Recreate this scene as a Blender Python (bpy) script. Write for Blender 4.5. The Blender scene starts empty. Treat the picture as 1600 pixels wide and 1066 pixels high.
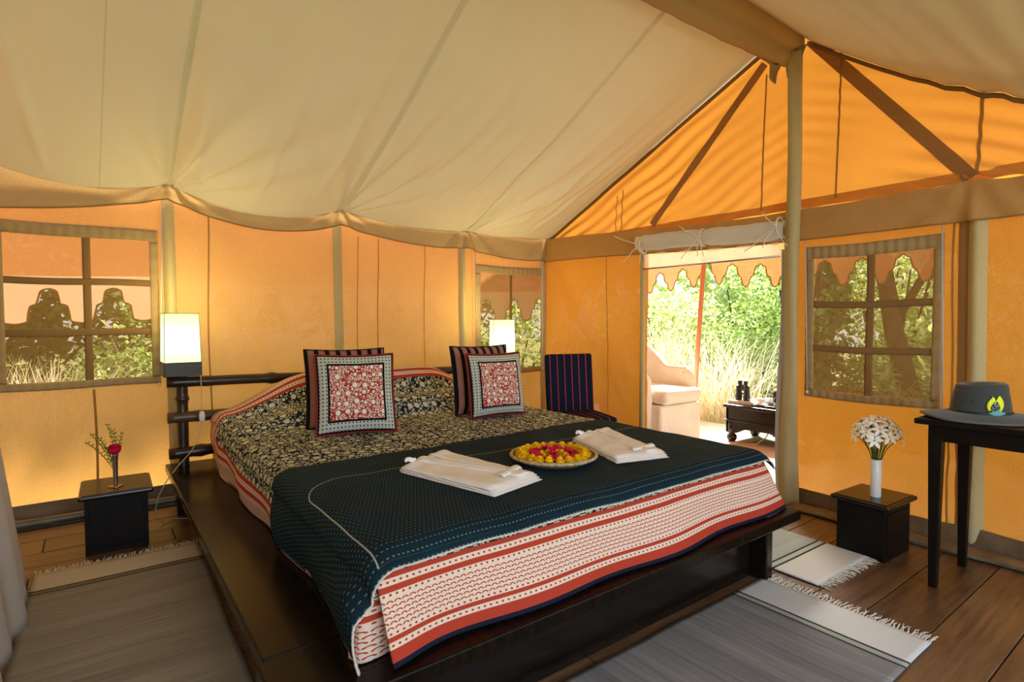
import bpy, bmesh, math, random
from math import sin, cos, pi, radians, sqrt, atan2, hypot, exp, floor as fl
from mathutils import Vector, Matrix, noise as mnoise

random.seed(7)
S = bpy.context.scene
COL = S.collection

# ------------------------------------------------------------------ camera
yaw, pitch, roll = radians(36.7333), radians(2.1345), radians(0.1194)
F = Vector((sin(yaw) * cos(pitch), cos(yaw) * cos(pitch), -sin(pitch)))
Rr = Vector((cos(yaw), -sin(yaw), 0.0))
Dn = F.cross(Rr)
R2 = Rr * cos(roll) + Dn * sin(roll)
D2 = -Rr * sin(roll) + Dn * cos(roll)
cam_d = bpy.data.cameras.new('camera')
cam = bpy.data.objects.new('camera', cam_d)
COL.objects.link(cam)
m = Matrix.Identity(4)
for i in range(3):
    m[i][0] = R2[i]
    m[i][1] = -D2[i]
    m[i][2] = -F[i]
    m[i][3] = (0, 0, 1.25)[i]
cam.matrix_world = m
cam_d.sensor_width = 36
cam_d.lens = 874.71 / 1600 * 36
cam_d.clip_start = 0.05
cam_d.clip_end = 200
S.camera = cam

# ------------------------------------------------------------------ world, sun, exposure
W = bpy.data.worlds.new('sky')
S.world = W
W.use_nodes = True
wn = W.node_tree
bg = wn.nodes['Background']
tc = wn.nodes.new('ShaderNodeTexCoord')
sep = wn.nodes.new('ShaderNodeSeparateXYZ')
wn.links.new(tc.outputs['Generated'], sep.inputs[0])
rmp = wn.nodes.new('ShaderNodeValToRGB')
rmp.color_ramp.elements[0].position = 0.0
rmp.color_ramp.elements[0].color = (1.0, 0.97, 0.90, 1)
rmp.color_ramp.elements[1].position = 0.7
rmp.color_ramp.elements[1].color = (0.50, 0.68, 1.0, 1)
wn.links.new(sep.outputs[2], rmp.inputs[0])
wn.links.new(rmp.outputs[0], bg.inputs[0])
bg.inputs[1].default_value = 1.5

sun_d = bpy.data.lights.new('sun', 'SUN')
sun_d.energy = 27.0
sun_d.angle = radians(9)
sun_d.color = (1.0, 0.93, 0.80)
sun = bpy.data.objects.new('sun', sun_d)
COL.objects.link(sun)
sun_dir = Vector((0.58, 0.52, 0.63)).normalized()
sun.rotation_euler = sun_dir.to_track_quat('Z', 'Y').to_euler()
sun.location = (6, 6, 8)

# unseen cool fill light, added behind the camera to brighten the room
ar_d = bpy.data.lights.new('cool_fill_light', 'AREA')
ar_d.shape = 'RECTANGLE'
ar_d.size = 2.2
ar_d.size_y = 1.7
ar_d.energy = 78
ar_d.color = (0.66, 0.82, 1.0)
ar = bpy.data.objects.new('cool_fill_light', ar_d)
COL.objects.link(ar)
ar.location = (0.7, -2.5, 1.5)
ar.rotation_euler = (Vector((0.7, -2.5, 1.5)) - Vector((2.2, 2.2, 1.0))).to_track_quat('Z', 'Y').to_euler()

S.view_settings.view_transform = 'Standard'
S.view_settings.look = 'None'
S.view_settings.exposure = 0.12
S.view_settings.gamma = 1.0
S.view_settings.use_curve_mapping = False
S.cycles.use_denoising = True
S.cycles.max_bounces = 10
S.cycles.diffuse_bounces = 6
S.cycles.transparent_max_bounces = 16
S.cycles.sample_clamp_indirect = 6

# ------------------------------------------------------------------ helpers
def lin(r, g, b):
    f = lambda c: (c / 255 / 12.92) if c / 255 <= 0.04045 else ((c / 255 + 0.055) / 1.055) ** 2.4
    return (f(r), f(g), f(b), 1.0)

def tag(o, label=None, cat=None, group=None, kind=None):
    if label: o['label'] = label
    if cat: o['category'] = cat
    if group: o['group'] = group
    if kind: o['kind'] = kind
    return o

def empty(name, loc=(0, 0, 0), rz=0.0):
    o = bpy.data.objects.new(name, None)
    COL.objects.link(o)
    o.location = loc
    o.rotation_euler = (0, 0, rz)
    o.empty_display_size = 0.1
    return o

class MB:
    def __init__(s):
        s.v = []; s.f = []; s.uv = []; s.uv2 = []
    def quad(s, a, b, c, d):
        n = len(s.v); s.v += [tuple(a), tuple(b), tuple(c), tuple(d)]; s.f.append((n, n + 1, n + 2, n + 3))
    def box(s, x0, x1, y0, y1, z0, z1, M=None):
        n = len(s.v)
        P = [(x, y, z) for z in (z0, z1) for y in (y0, y1) for x in (x0, x1)]
        if M is not None: P = [tuple(M @ Vector(p)) for p in P]
        s.v += P
        for q in ((0, 2, 3, 1), (4, 5, 7, 6), (0, 1, 5, 4), (2, 6, 7, 3), (0, 4, 6, 2), (1, 3, 7, 5)):
            s.f.append(tuple(n + i for i in q))
        return s
    def taper(s, c0, w0, d0, c1, w1, d1):
        n = len(s.v)
        for c, w, d in ((c0, w0, d0), (c1, w1, d1)):
            for sx, sy in ((-1, -1), (1, -1), (1, 1), (-1, 1)):
                s.v.append((c[0] + sx * w / 2, c[1] + sy * d / 2, c[2]))
        s.f += [(n + 3, n + 2, n + 1, n), (n + 4, n + 5, n + 6, n + 7)]
        for i in range(4):
            j = (i + 1) % 4
            s.f.append((n + i, n + j, n + 4 + j, n + 4 + i))
        return s
    def tube(s, pts, r, seg=10, cap=True):
        pts = [Vector(p) for p in pts]
        rr = r if isinstance(r, (list, tuple)) else [r] * len(pts)
        n0 = len(s.v)
        up = None
        for i, p in enumerate(pts):
            t = (pts[min(i + 1, len(pts) - 1)] - pts[max(i - 1, 0)]).normalized()
            if up is None:
                up = Vector((0, 0, 1)) if abs(t.z) < 0.9 else Vector((1, 0, 0))
            a = t.cross(up)
            if a.length < 1e-5: a = t.cross(Vector((0, 1, 0)))
            a.normalize(); b = a.cross(t).normalized(); up = b
            for k in range(seg):
                an = 2 * pi * k / seg
                s.v.append(tuple(p + (a * cos(an) + b * sin(an)) * rr[i]))
        for i in range(len(pts) - 1):
            for k in range(seg):
                k2 = (k + 1) % seg
                s.f.append((n0 + i * seg + k, n0 + i * seg + k2, n0 + (i + 1) * seg + k2, n0 + (i + 1) * seg + k))
        if cap:
            s.f.append(tuple(n0 + k for k in range(seg))[::-1])
            s.f.append(tuple(n0 + (len(pts) - 1) * seg + k for k in range(seg)))
        return s
    def lathe(s, prof, seg=24, c=(0, 0, 0), sx=1.0, sy=1.0):
        n0 = len(s.v)
        for r, z in prof:
            for k in range(seg):
                a = 2 * pi * k / seg
                s.v.append((c[0] + r * cos(a) * sx, c[1] + r * sin(a) * sy, c[2] + z))
        for i in range(len(prof) - 1):
            for k in range(seg):
                k2 = (k + 1) % seg
                s.f.append((n0 + i * seg + k, n0 + i * seg + k2, n0 + (i + 1) * seg + k2, n0 + (i + 1) * seg + k))
        if prof[0][0] > 1e-4: s.f.append(tuple(n0 + k for k in range(seg))[::-1])
        if prof[-1][0] > 1e-4: s.f.append(tuple(n0 + (len(prof) - 1) * seg + k for k in range(seg)))
        return s
    def grid(s, nu, nv, fn, uvfn=None, uv2fn=None, keep=None):
        n0 = len(s.v)
        for j in range(nv + 1):
            for i in range(nu + 1):
                u, v = i / nu, j / nv
                s.v.append(tuple(fn(u, v)))
                s.uv.append(uvfn(u, v) if uvfn else (u, v))
                s.uv2.append(uv2fn(u, v) if uv2fn else (u, v))
        for j in range(nv):
            for i in range(nu):
                if keep and not keep((i + .5) / nu, (j + .5) / nv): continue
                a = n0 + j * (nu + 1) + i
                s.f.append((a, a + 1, a + nu + 2, a + nu + 1))
        return s
    def build(s, name, mat, parent=None, smooth=False, bevel=0.0, solid=0.0, seg=2, merge=0):
        me = bpy.data.meshes.new(name)
        me.from_pydata(s.v, [], s.f)
        if s.uv and len(s.uv) == len(s.v):
            l1 = me.uv_layers.new(name='pat'); l2 = me.uv_layers.new(name='hem')
            for lp in me.loops:
                l1.data[lp.index].uv = s.uv[lp.vertex_index]
                l2.data[lp.index].uv = s.uv2[lp.vertex_index]
        if mat: me.materials.append(mat)
        if smooth:
            for p in me.polygons: p.use_smooth = True
        me.update()
        o = bpy.data.objects.new(name, me)
        COL.objects.link(o)
        if parent: o.parent = parent
        if solid:
            md = o.modifiers.new('solid', 'SOLIDIFY'); md.thickness = solid; md.offset = 0
        if bevel:
            md = o.modifiers.new('bevel', 'BEVEL'); md.width = bevel; md.segments = seg; md.limit_method = 'ANGLE'
        return o

def sst(a, b, x):
    if a == b: return 0.0 if x < a else 1.0
    t = max(0.0, min(1.0, (x - a) / (b - a)))
    return t * t * (3 - 2 * t)

def nz(x, y, z=0.0):
    return mnoise.noise(Vector((x, y, z)))

# ------------------------------------------------------------------ shader expressions
class NT:
    def __init__(s, name):
        s.m = bpy.data.materials.new(name); s.m.use_nodes = True
        s.t = s.m.node_tree; s.t.nodes.clear()
        s.out = s.t.nodes.new('ShaderNodeOutputMaterial')
    def n(s, typ, **kw):
        nd = s.t.nodes.new(typ)
        for k, v in kw.items(): setattr(nd, k, v)
        return nd
    def put(s, sock, v):
        if isinstance(v, V): s.t.links.new(v.s, sock)
        elif hasattr(v, 'is_output'): s.t.links.new(v, sock)
        elif isinstance(v, (tuple, list)):
            sock.default_value = v if len(v) == len(sock.default_value) else tuple(v)[:len(sock.default_value)]
        else: sock.default_value = v
    def math(s, op, a, b=0.0, c=None, clamp=False):
        nd = s.n('ShaderNodeMath', operation=op, use_clamp=clamp)
        s.put(nd.inputs[0], a); s.put(nd.inputs[1], b)
        if c is not None: s.put(nd.inputs[2], c)
        return V(s, nd.outputs[0])
    def uv(s, layer):
        nd = s.n('ShaderNodeUVMap', uv_map=layer)
        sp = s.n('ShaderNodeSeparateXYZ'); s.t.links.new(nd.outputs[0], sp.inputs[0])
        return nd.outputs[0], V(s, sp.outputs[0]), V(s, sp.outputs[1])
    def objco(s, scale=(1, 1, 1), gen=False):
        nd = s.n('ShaderNodeTexCoord'); mp = s.n('ShaderNodeMapping')
        mp.inputs['Scale'].default_value = scale
        s.t.links.new(nd.outputs['Object'], mp.inputs[0])
        return mp.outputs[0]
    def noise(s, vec, scale, detail=3, rough=.55):
        nd = s.n('ShaderNodeTexNoise'); s.put(nd.inputs['Vector'], vec)
        nd.inputs['Scale'].default_value = scale; nd.inputs['Detail'].default_value = detail
        nd.inputs['Roughness'].default_value = rough
        return V(s, nd.outputs[0])
    def vor(s, vec, scale, feat='F1', rand=1.0):
        nd = s.n('ShaderNodeTexVoronoi', feature=feat); s.put(nd.inputs['Vector'], vec)
        nd.inputs['Scale'].default_value = scale; nd.inputs['Randomness'].default_value = rand
        return V(s, nd.outputs['Distance'])
    def mix(s, f, a, b):
        nd = s.n('ShaderNodeMix', data_type='RGBA')
        s.put(nd.inputs[0], f); s.put(nd.inputs[6], a); s.put(nd.inputs[7], b)
        return nd.outputs[2]
    def comb(s, x, y, z=0.0):
        nd = s.n('ShaderNodeCombineXYZ'); s.put(nd.inputs[0], x); s.put(nd.inputs[1], y); s.put(nd.inputs[2], z)
        return nd.outputs[0]
    def bump(s, h, strength=.3, dist=.002):
        nd = s.n('ShaderNodeBump'); s.put(nd.inputs['Height'], h)
        nd.inputs['Strength'].default_value = strength; nd.inputs['Distance'].default_value = dist
        return nd.outputs[0]
    def bsdf(s, color, rough=.6, spec=.3, metal=0.0, normal=None, **kw):
        nd = s.n('ShaderNodeBsdfPrincipled')
        s.put(nd.inputs['Base Color'], color); s.put(nd.inputs['Roughness'], rough)
        nd.inputs['Specular IOR Level'].default_value = spec; nd.inputs['Metallic'].default_value = metal
        if normal is not None: s.put(nd.inputs['Normal'], normal)
        for k, v in kw.items(): s.put(nd.inputs[k.replace('_', ' ')], v)
        return nd.outputs[0]
    def done(s, sh):
        s.t.links.new(sh, s.out.inputs[0]); return s.m

class V:
    def __init__(s, nt, sock): s.nt = nt; s.s = sock
    def __add__(s, o): return s.nt.math('ADD', s, o)
    __radd__ = __add__
    def __sub__(s, o): return s.nt.math('SUBTRACT', s, o)
    def __rsub__(s, o): return s.nt.math('SUBTRACT', o, s)
    def __mul__(s, o): return s.nt.math('MULTIPLY', s, o)
    __rmul__ = __mul__
    def __truediv__(s, o): return s.nt.math('DIVIDE', s, o)
    def __lt__(s, o): return s.nt.math('LESS_THAN', s, o)
    def __gt__(s, o): return s.nt.math('GREATER_THAN', s, o)
    def fract(s): return s.nt.math('FRACT', s)
    def floor(s): return s.nt.math('FLOOR', s)
    def abs(s): return s.nt.math('ABSOLUTE', s)
    def max(s, o): return s.nt.math('MAXIMUM', s, o)
    def min(s, o): return s.nt.math('MINIMUM', s, o)
    def sqrt(s): return s.nt.math('SQRT', s)
    def between(s, a, b): return (s > a) * (s < b)

def simple(name, col, rough=.6, spec=.3, metal=0, nscale=0, namt=.2, bump=0, bscale=200, stretch=(1, 1, 1), **kw):
    T = NT(name)
    co = T.objco(stretch)
    c = col
    if nscale:
        nn = T.noise(co, nscale, 4)
        dark = tuple(v * (1 - namt) for v in col[:3]) + (1,)
        lite = tuple(min(1, v * (1 + namt)) for v in col[:3]) + (1,)
        c = T.mix(T.math('MULTIPLY_ADD', nn, 2.4, -.7, clamp=True), dark, lite)
    nrm = None
    if bump: nrm = T.bump(T.noise(co, bscale, 2), bump, .003)
    return T.done(T.bsdf(c, rough, spec, metal, nrm, **kw))

def canvas(name, refl, trans, tmix=.6, open_=0.0, weave=900, blotch=.12, fine=.42):
    """Tent cloth: part of the daylight passes through it."""
    T = NT(name)
    co = T.objco()
    big = T.noise(co, 1.7, 3)
    wv = T.noise(T.objco((1, 1, .4)), 170, 3, .7)
    f = T.math('MULTIPLY_ADD', wv, fine, 1 - fine / 2)
    g = T.math('MULTIPLY_ADD', big, blotch * 2, 1 - blotch)
    k = f * g
    def sc(c):
        vm = T.n('ShaderNodeVectorMath', operation='SCALE'); T.put(vm.inputs[0], c[:3]); T.put(vm.inputs['Scale'], k)
        return vm.outputs[0]
    nrm = T.bump(T.noise(co, 60, 4), .12, .006)
    d = T.n('ShaderNodeBsdfDiffuse'); T.put(d.inputs[0], sc(refl)); T.put(d.inputs['Normal'], nrm)
    t = T.n('ShaderNodeBsdfTranslucent'); T.put(t.inputs[0], sc(trans)); T.put(t.inputs['Normal'], nrm)
    mx = T.n('ShaderNodeMixShader'); mx.inputs[0].default_value = tmix
    T.t.links.new(d.outputs[0], mx.inputs[1]); T.t.links.new(t.outputs[0], mx.inputs[2])
    sh = mx.outputs[0]
    if open_:
        tr = T.n('ShaderNodeBsdfTransparent'); m2 = T.n('ShaderNodeMixShader'); m2.inputs[0].default_value = open_
        T.t.links.new(sh, m2.inputs[1]); T.t.links.new(tr.outputs[0], m2.inputs[2]); sh = m2.outputs[0]
    return T.done(sh)

# ------------------------------------------------------------------ materials
M = {}
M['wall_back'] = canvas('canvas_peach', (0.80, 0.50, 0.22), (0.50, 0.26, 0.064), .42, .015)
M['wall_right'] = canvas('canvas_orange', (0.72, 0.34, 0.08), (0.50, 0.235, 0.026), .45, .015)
M['gable'] = canvas('canvas_gable_shaded', (0.66, 0.33, 0.09), (0.25, 0.098, 0.012), .40, 0, fine=.2)  # transmits less than the wall, standing in for an unbuilt outer fly's shade
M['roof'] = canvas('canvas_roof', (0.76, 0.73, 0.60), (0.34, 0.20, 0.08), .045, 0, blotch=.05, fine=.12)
M['valance'] = canvas('canvas_valance', (0.54, 0.40, 0.21), (0.45, 0.26, 0.09), .15, 0)
M['sleeve'] = canvas('canvas_sleeve', (0.56, 0.46, 0.24), (0.40, 0.30, 0.13), .15, 0)
M['strap'] = canvas('canvas_strap', (0.34, 0.20, 0.08), (0.30, 0.15, 0.04), .3, 0)
M['border'] = canvas('window_border_cloth', (0.52, 0.37, 0.18), (0.45, 0.27, 0.10), .25, 0)
M['seam'] = canvas('seam_thread', (0.45, 0.25, 0.08), (0.30, 0.14, 0.03), .3, 0)
M['roof_seam'] = canvas('roof_seam_cloth', (0.84, 0.80, 0.62), (0.34, 0.20, 0.08), .05, 0)
M['flap'] = simple('mud_flap_cloth', (0.15, 0.095, 0.045, 1), .55, .4, nscale=8, namt=.3)
M['awning'] = canvas('awning_cloth', (0.60, 0.28, 0.13), (0.36, 0.15, 0.055), .5, .06)
M['fly_valance'] = canvas('fly_valance_sunlit', (0.75, 0.55, 0.40), (0.62, 0.44, 0.30), .6, 0)  # paler than the awning cloth, with the sunlit look put into its colour
M['screen'] = None
T = NT('insect_screen')
d = T.n('ShaderNodeBsdfDiffuse'); d.inputs[0].default_value = (0.30, 0.19, 0.07, 1)
t = T.n('ShaderNodeBsdfTranslucent'); t.inputs[0].default_value = (0.20, 0.12, 0.04, 1)
mx = T.n('ShaderNodeMixShader'); mx.inputs[0].default_value = .6
T.t.links.new(d.outputs[0], mx.inputs[1]); T.t.links.new(t.outputs[0], mx.inputs[2])
tr = T.n('ShaderNodeBsdfTransparent'); tr.inputs[0].default_value = (0.95, 0.88, 0.75, 1)
m2 = T.n('ShaderNodeMixShader'); m2.inputs[0].default_value = .36
T.t.links.new(mx.outputs[0], m2.inputs[1]); T.t.links.new(tr.outputs[0], m2.inputs[2])
M['screen'] = T.done(m2.outputs[0])
M['dark'] = simple('dark_stained_wood', (0.007, 0.0045, 0.0035, 1), .22, .5, nscale=6, namt=.5, stretch=(1, 8, 8), bump=.05, bscale=30)
M['darkmat'] = simple('dark_table_wood', (0.006, 0.004, 0.003, 1), .45, .16, nscale=6, namt=.4)
T = NT('bench_wood')
co = T.objco((14, 1.0, 6)); nn = T.noise(co, 3, 5)
c = T.mix(T.math('MULTIPLY_ADD', nn, 2.2, -.6, clamp=True), (0.004, 0.003, 0.002, 1), (0.014, 0.008, 0.0035, 1))
M['bench'] = T.done(T.bsdf(c, T.math('MULTIPLY_ADD', T.noise(T.objco(), 4, 3), .30, .08), .13, 0, T.bump(nn, .06, .003)))
M['bamboo'] = simple('dark_bamboo', (0.030, 0.017, 0.009, 1), .30, .5, nscale=9, namt=.6, stretch=(.3, 1, 1))
M['bamboo2'] = simple('brown_bamboo', (0.075, 0.042, 0.022, 1), .35, .5, nscale=9, namt=.5, stretch=(.3, 1, 1))
M['lampbase'] = simple('lamp_base_wood', (0.035, 0.022, 0.012, 1), .4, .4, nscale=8, namt=.4, stretch=(.4, 1, 6))
M['cord'] = simple('cord_plastic', (0.55, 0.46, 0.30, 1), .4, .4)
M['white_plastic'] = simple('white_plastic', (0.78, 0.74, 0.66, 1), .3, .5)
M['black'] = simple('black_rubber', (0.010, 0.011, 0.012, 1), .35, .5)
M['glass_lens'] = simple('lens_glass', (0.02, 0.03, 0.04, 1), .05, .8)
M['blackgap'] = simple('floor_gap', (0.006, 0.004, 0.003, 1), .9, .1)
M['steel'] = simple('steel', (0.42, 0.40, 0.42, 1), .35, .5, 1.0)
M['brass'] = simple('brass_disc', (0.55, 0.32, 0.12, 1), .25, .5, 1.0)
M['ceramic'] = simple('white_ceramic', (0.80, 0.80, 0.82, 1), .18, .5)
M['stem'] = simple('green_stem', (0.05, 0.12, 0.02, 1), .5, .3)
M['leaf_sprig'] = simple('sprig_green', (0.16, 0.22, 0.03, 1), .5, .3)
M['petal_white'] = simple('white_petal', (0.95, 0.96, 0.96, 1), .5, .3)
M['pistil'] = simple('yellow_pistil', (0.55, 0.50, 0.05, 1), .6, .2)
M['rose'] = simple('pink_rose', (0.62, 0.005, 0.06, 1), .5, .3, nscale=60, namt=.3)
M['marigold'] = simple('marigold_yellow', (0.93, 0.60, 0.01, 1), .6, .2, nscale=80, namt=.15)
M['petal_red'] = simple('rose_petal', (0.72, 0.006, 0.06, 1), .45, .3, nscale=40, namt=.3)
M['slipcover'] = simple('cream_slipcover', (0.80, 0.76, 0.64, 1), .85, .1, nscale=5, namt=.06, bump=.3, bscale=25)
M['pole_paint'] = simple('pole_rust_paint', (0.62, 0.26, 0.14, 1), .5, .3)
M['magazine'] = simple('magazine_paper', (0.62, 0.58, 0.52, 1), .5, .3, nscale=25, namt=.2)
M['tray'] = simple('lacquer_tray', (0.02, 0.018, 0.012, 1), .15, .6)
M['trunk'] = simple('bark', (0.09, 0.06, 0.035, 1), .9, .1, nscale=12, namt=.4)
M['rope'] = simple('pale_cord', (0.50, 0.52, 0.60, 1), .5, .3)
M['flap_white'] = canvas('white_roll_cloth', (0.88, 0.90, 0.90), (0.9, 0.95, 0.95), .5, 0, fine=.1)
T = NT('tea_glass')
M['glass'] = T.done(T.bsdf((1, 1, 1, 1), .02, .5, Transmission_Weight=1.0, IOR=1.45))
M['tea'] = simple('amber_tea', (0.30, 0.03, 0.004, 1), .1, .5)

# lamp shade: glowing paper
T = NT('lamp_shade_paper')
sp = T.n('ShaderNodeSeparateXYZ'); tcn = T.n('ShaderNodeTexCoord'); T.t.links.new(tcn.outputs['Generated'], sp.inputs[0])
zz = (V(T, sp.outputs[2]) - .45).abs()
col = T.mix(T.math('MULTIPLY', zz, 1.6, clamp=True), (1.0, 0.98, 0.70, 1), (0.72, 0.95, 0.25, 1))
em = T.n('ShaderNodeEmission'); T.put(em.inputs[0], col); em.inputs[1].default_value = 1.7
M['shade'] = T.done(em.outputs[0])

def floor_mat():
    T = NT('floor_boards')
    oi = T.n('ShaderNodeObjectInfo')
    rnd = V(T, oi.outputs['Random'])
    sc = T.n('ShaderNodeTexCoord'); mp = T.n('ShaderNodeMapping')
    mp.inputs['Scale'].default_value = (1.2, 14, 14)
    T.t.links.new(sc.outputs['Object'], mp.inputs[0])
    T.put(mp.inputs['Location'], T.comb(rnd * 17, rnd * 31, 0.0))
    g = T.noise(mp.outputs[0], 2.2, 6, .6)
    g2 = T.noise(T.objco((.8, 3, 1)), 1.6, 3)
    c1 = T.mix(T.math('MULTIPLY_ADD', g, 2.6, -.8, clamp=True), (0.055, 0.024, 0.010, 1), (0.23, 0.115, 0.048, 1))
    c2 = T.mix(T.math('MULTIPLY_ADD', g2, 2.0, -.7, clamp=True), c1, (0.15, 0.085, 0.04, 1))
    br = T.n('ShaderNodeVectorMath', operation='SCALE'); T.put(br.inputs[0], c2); T.put(br.inputs['Scale'], T.math('MULTIPLY_ADD', rnd, .5, .72))
    return T.done(T.bsdf(br.outputs[0], T.math('MULTIPLY_ADD', g2, .3, .22), .45, 0, T.bump(g, .15, .003)))
M['floor'] = floor_mat()

NAVY = (0.010, 0.020, 0.030, 1); CREAM = (0.70, 0.66, 0.50, 1); RED = (0.42, 0.050, 0.026, 1); CRM2 = (0.80, 0.66, 0.54, 1)

def floral(T, vec, s=1.0):
    """1 where the block print is pale."""
    warp = T.noise(vec, 30 * s, 2)
    big = T.vor(vec, 15 * s, 'F1', .30)
    small = T.vor(vec, 62 * s, 'DISTANCE_TO_EDGE', .9)
    blob = big < .29
    ring = big.between(.29, .36)
    cells = small > .12
    petal = cells * (1 - ring)
    return blob.max(petal * (T.vor(vec, 62 * s, 'F1', .9) < .60))

def border_rows(T, t_, e):
    """Red block-print border as a function of the distance e from the hem."""
    red = e.between(.02, .065).max(e.between(.09, .108)).max(e.between(.262, .285)).max(e.between(.31, .33))
    def dots(ec, sp_=.021, r=.0045):
        a = ((t_ / sp_).fract() - .5) * sp_
        b = e - ec
        return (a * a + b * b) < (r * r)
    dd = dots(.0775).max(dots(.118)).max(dots(.253)).max(dots(.2975))
    rh = .0185
    row = ((e - .128) / rh).floor()
    b = ((e - .128) / rh).fract()
    a = (t_ / .025 + row * .5).fract() - .5
    bb = (b - .22) * .85
    rad = (a * a + bb * bb).sqrt()
    arcs = rad.between(.25, .46) * (b > .24) * e.between(.128, .240)
    return red.max(dd).max(arcs)

def fabric_out(T, col, bumpv=None, rough=.85, hs=.25, hd=.002):
    co = T.objco()
    h = T.noise(co, 450, 2)
    if bumpv is not None: h = h * .3 + bumpv
    return T.done(T.bsdf(col, rough, .05, 0, T.bump(h, hs, hd)))

def quilt_mat():
    T = NT('block_print_quilt')
    vec, u, v = T.uv('pat'); _, t_, e = T.uv('hem')
    f = floral(T, vec)
    wear = T.noise(vec, 40, 3)
    field = T.mix(f, NAVY, T.mix(wear, CREAM, (0.52, 0.54, 0.38, 1)))
    red = border_rows(T, t_, e)
    wob = T.noise(vec, 90, 3)
    bcol = T.mix(red, T.mix(wob, CRM2, (0.66, 0.48, 0.37, 1)), RED)
    bcol = T.mix(e < .02, bcol, (0.012, 0.014, 0.030, 1))
    return fabric_out(T, T.mix(e < .33, field, bcol), f)
M['quilt'] = quilt_mat()

def throw_mat():
    T = NT('stitched_throw')
    vec, u, v = T.uv('pat'); _, t_, e = T.uv('hem')
    rows = (v / .019).floor()
    jit = T.noise(vec, 9, 1) * .6
    a = (u / .015 + rows * .37 + jit).fract()
    b = (v / .019).fract()
    st = (a < .42) * (b < .13)
    base = T.mix(T.noise(vec, 3, 2), (0.006, 0.014, 0.026, 1), (0.010, 0.034, 0.044, 1))
    c = T.mix(st * .8, base, (0.22, 0.26, 0.29, 1))
    line = (e - .285).abs() < .0022
    hem = (e < .0001) * ((t_ / .012).fract() < .6)
    c = T.mix(line.max(hem), c, (0.40, 0.38, 0.34, 1))
    puck = ((v / .019).fract() - .5).abs() * 1.2
    return fabric_out(T, c, puck, .8, .35)
M['throw'] = throw_mat()

def cushion_mat():
    T = NT('red_floral_cushion')
    vec, u, v = T.uv('pat')
    m_ = ((u - .5).abs()).max((v - .5).abs())      # 0 centre .. .5 edge
    wide = T.comb(u * .46, v * .46)
    f = floral(T, wide, 1.25)
    cc = T.mix(f, (0.40, 0.045, 0.030, 1), (0.80, 0.76, 0.66, 1))
    sp_ = .046
    a = (u / sp_).fract() - .5; b = (v / sp_).fract() - .5
    dot = ((a * a + b * b) < .045)
    band = T.mix(dot, (0.50, 0.53, 0.46, 1), (0.02, 0.03, 0.035, 1))
    c = T.mix(m_ > .345, cc, (0.010, 0.010, 0.014, 1))
    c = T.mix(m_ > .372, c, band)
    c = T.mix(m_ > .475, c, (0.012, 0.010, 0.012, 1))
    return fabric_out(T, c)
M['cushion_front'] = cushion_mat()

def stripe_mat():
    T = NT('striped_cushion')
    vec, u, v = T.uv('pat')
    p = (u * 7.5 + .15).fract()
    c = T.mix(p < .40, (0.30, 0.085, 0.070, 1), (0.010, 0.009, 0.012, 1))
    c = T.mix(p.between(.44, .47).max(p.between(.93, .96)), c, (0.42, 0.30, 0.22, 1))
    dt = p.between(.66, .74) * ((v * 60).fract() < .5)
    c = T.mix(dt, c, (0.52, 0.44, 0.34, 1))
    c = T.mix(p.between(.56, .59).max(p.between(.81, .84)), c, (0.50, 0.36, 0.27, 1))
    return fabric_out(T, c)
M['cushion_back'] = stripe_mat()
M['piping_red'] = simple('red_piping', (0.28, 0.022, 0.022, 1), .8, .2)
M['piping_black'] = simple('black_piping', (0.010, 0.010, 0.014, 1), .8, .2)

def chair_mat():
    T = NT('striped_chair_cloth')
    vec, u, v = T.uv('pat')
    p = (u * 6.6 + .25).fract()
    c = T.mix((p - .5).abs() < .055, (0.008, 0.012, 0.030, 1), (0.40, 0.05, 0.065, 1))
    q = (u * 40).fract()
    c = T.mix((q < .5) * .3, c, (0.016, 0.024, 0.045, 1))
    return fabric_out(T, c)
M['chair'] = chair_mat()

def rug_mat(name, body, body2, ends, warm):
    T = NT(name)
    vec, u, v = T.uv('pat')      # u along the length in metres from the near end of the weave, v across
    st = T.noise(T.comb(u * 55, v * 1.6), 1.0, 5, .7)
    st2 = T.noise(T.comb(u * 9, v * .6), 1.0, 3, .6)
    k = T.math('MULTIPLY_ADD', st * .6 + st2 * .5, 2.6, -.95, clamp=True)
    c = T.mix(k, body, body2)
    c = T.mix(u < .215, c, ends)
    lines = (u - .222).abs() < .006
    lines = lines.max((u - .262).abs() < .006)
    c = T.mix(u.between(.228, .256), c, warm)
    c = T.mix(lines, c, (0.05, 0.05, 0.045, 1))
    rib = (u * 220).fract() - .5
    return T.done(T.bsdf(c, .95, .05, 0, T.bump(rib.abs() + st * .8, .35, .003)))
M['rug_left'] = rug_mat('tan_striped_rug', (0.20, 0.17, 0.13, 1), (0.36, 0.33, 0.27, 1), (0.56, 0.49, 0.38, 1), (0.22, 0.19, 0.12, 1))
M['rug_right'] = rug_mat('grey_striped_rug', (0.13, 0.13, 0.13, 1), (0.32, 0.31, 0.29, 1), (0.60, 0.60, 0.57, 1), (0.35, 0.37, 0.32, 1))
M['rug_side'] = rug_mat('pale_striped_rug', (0.32, 0.35, 0.32, 1), (0.46, 0.50, 0.46, 1), (0.62, 0.62, 0.57, 1), (0.45, 0.48, 0.42, 1))
M['fringe'] = simple('rug_fringe', (0.62, 0.57, 0.48, 1), .9, .05)
M['cotton'] = simple('white_cotton', (0.88, 0.86, 0.83, 1), .9, .1, bump=.25, bscale=35)

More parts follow.
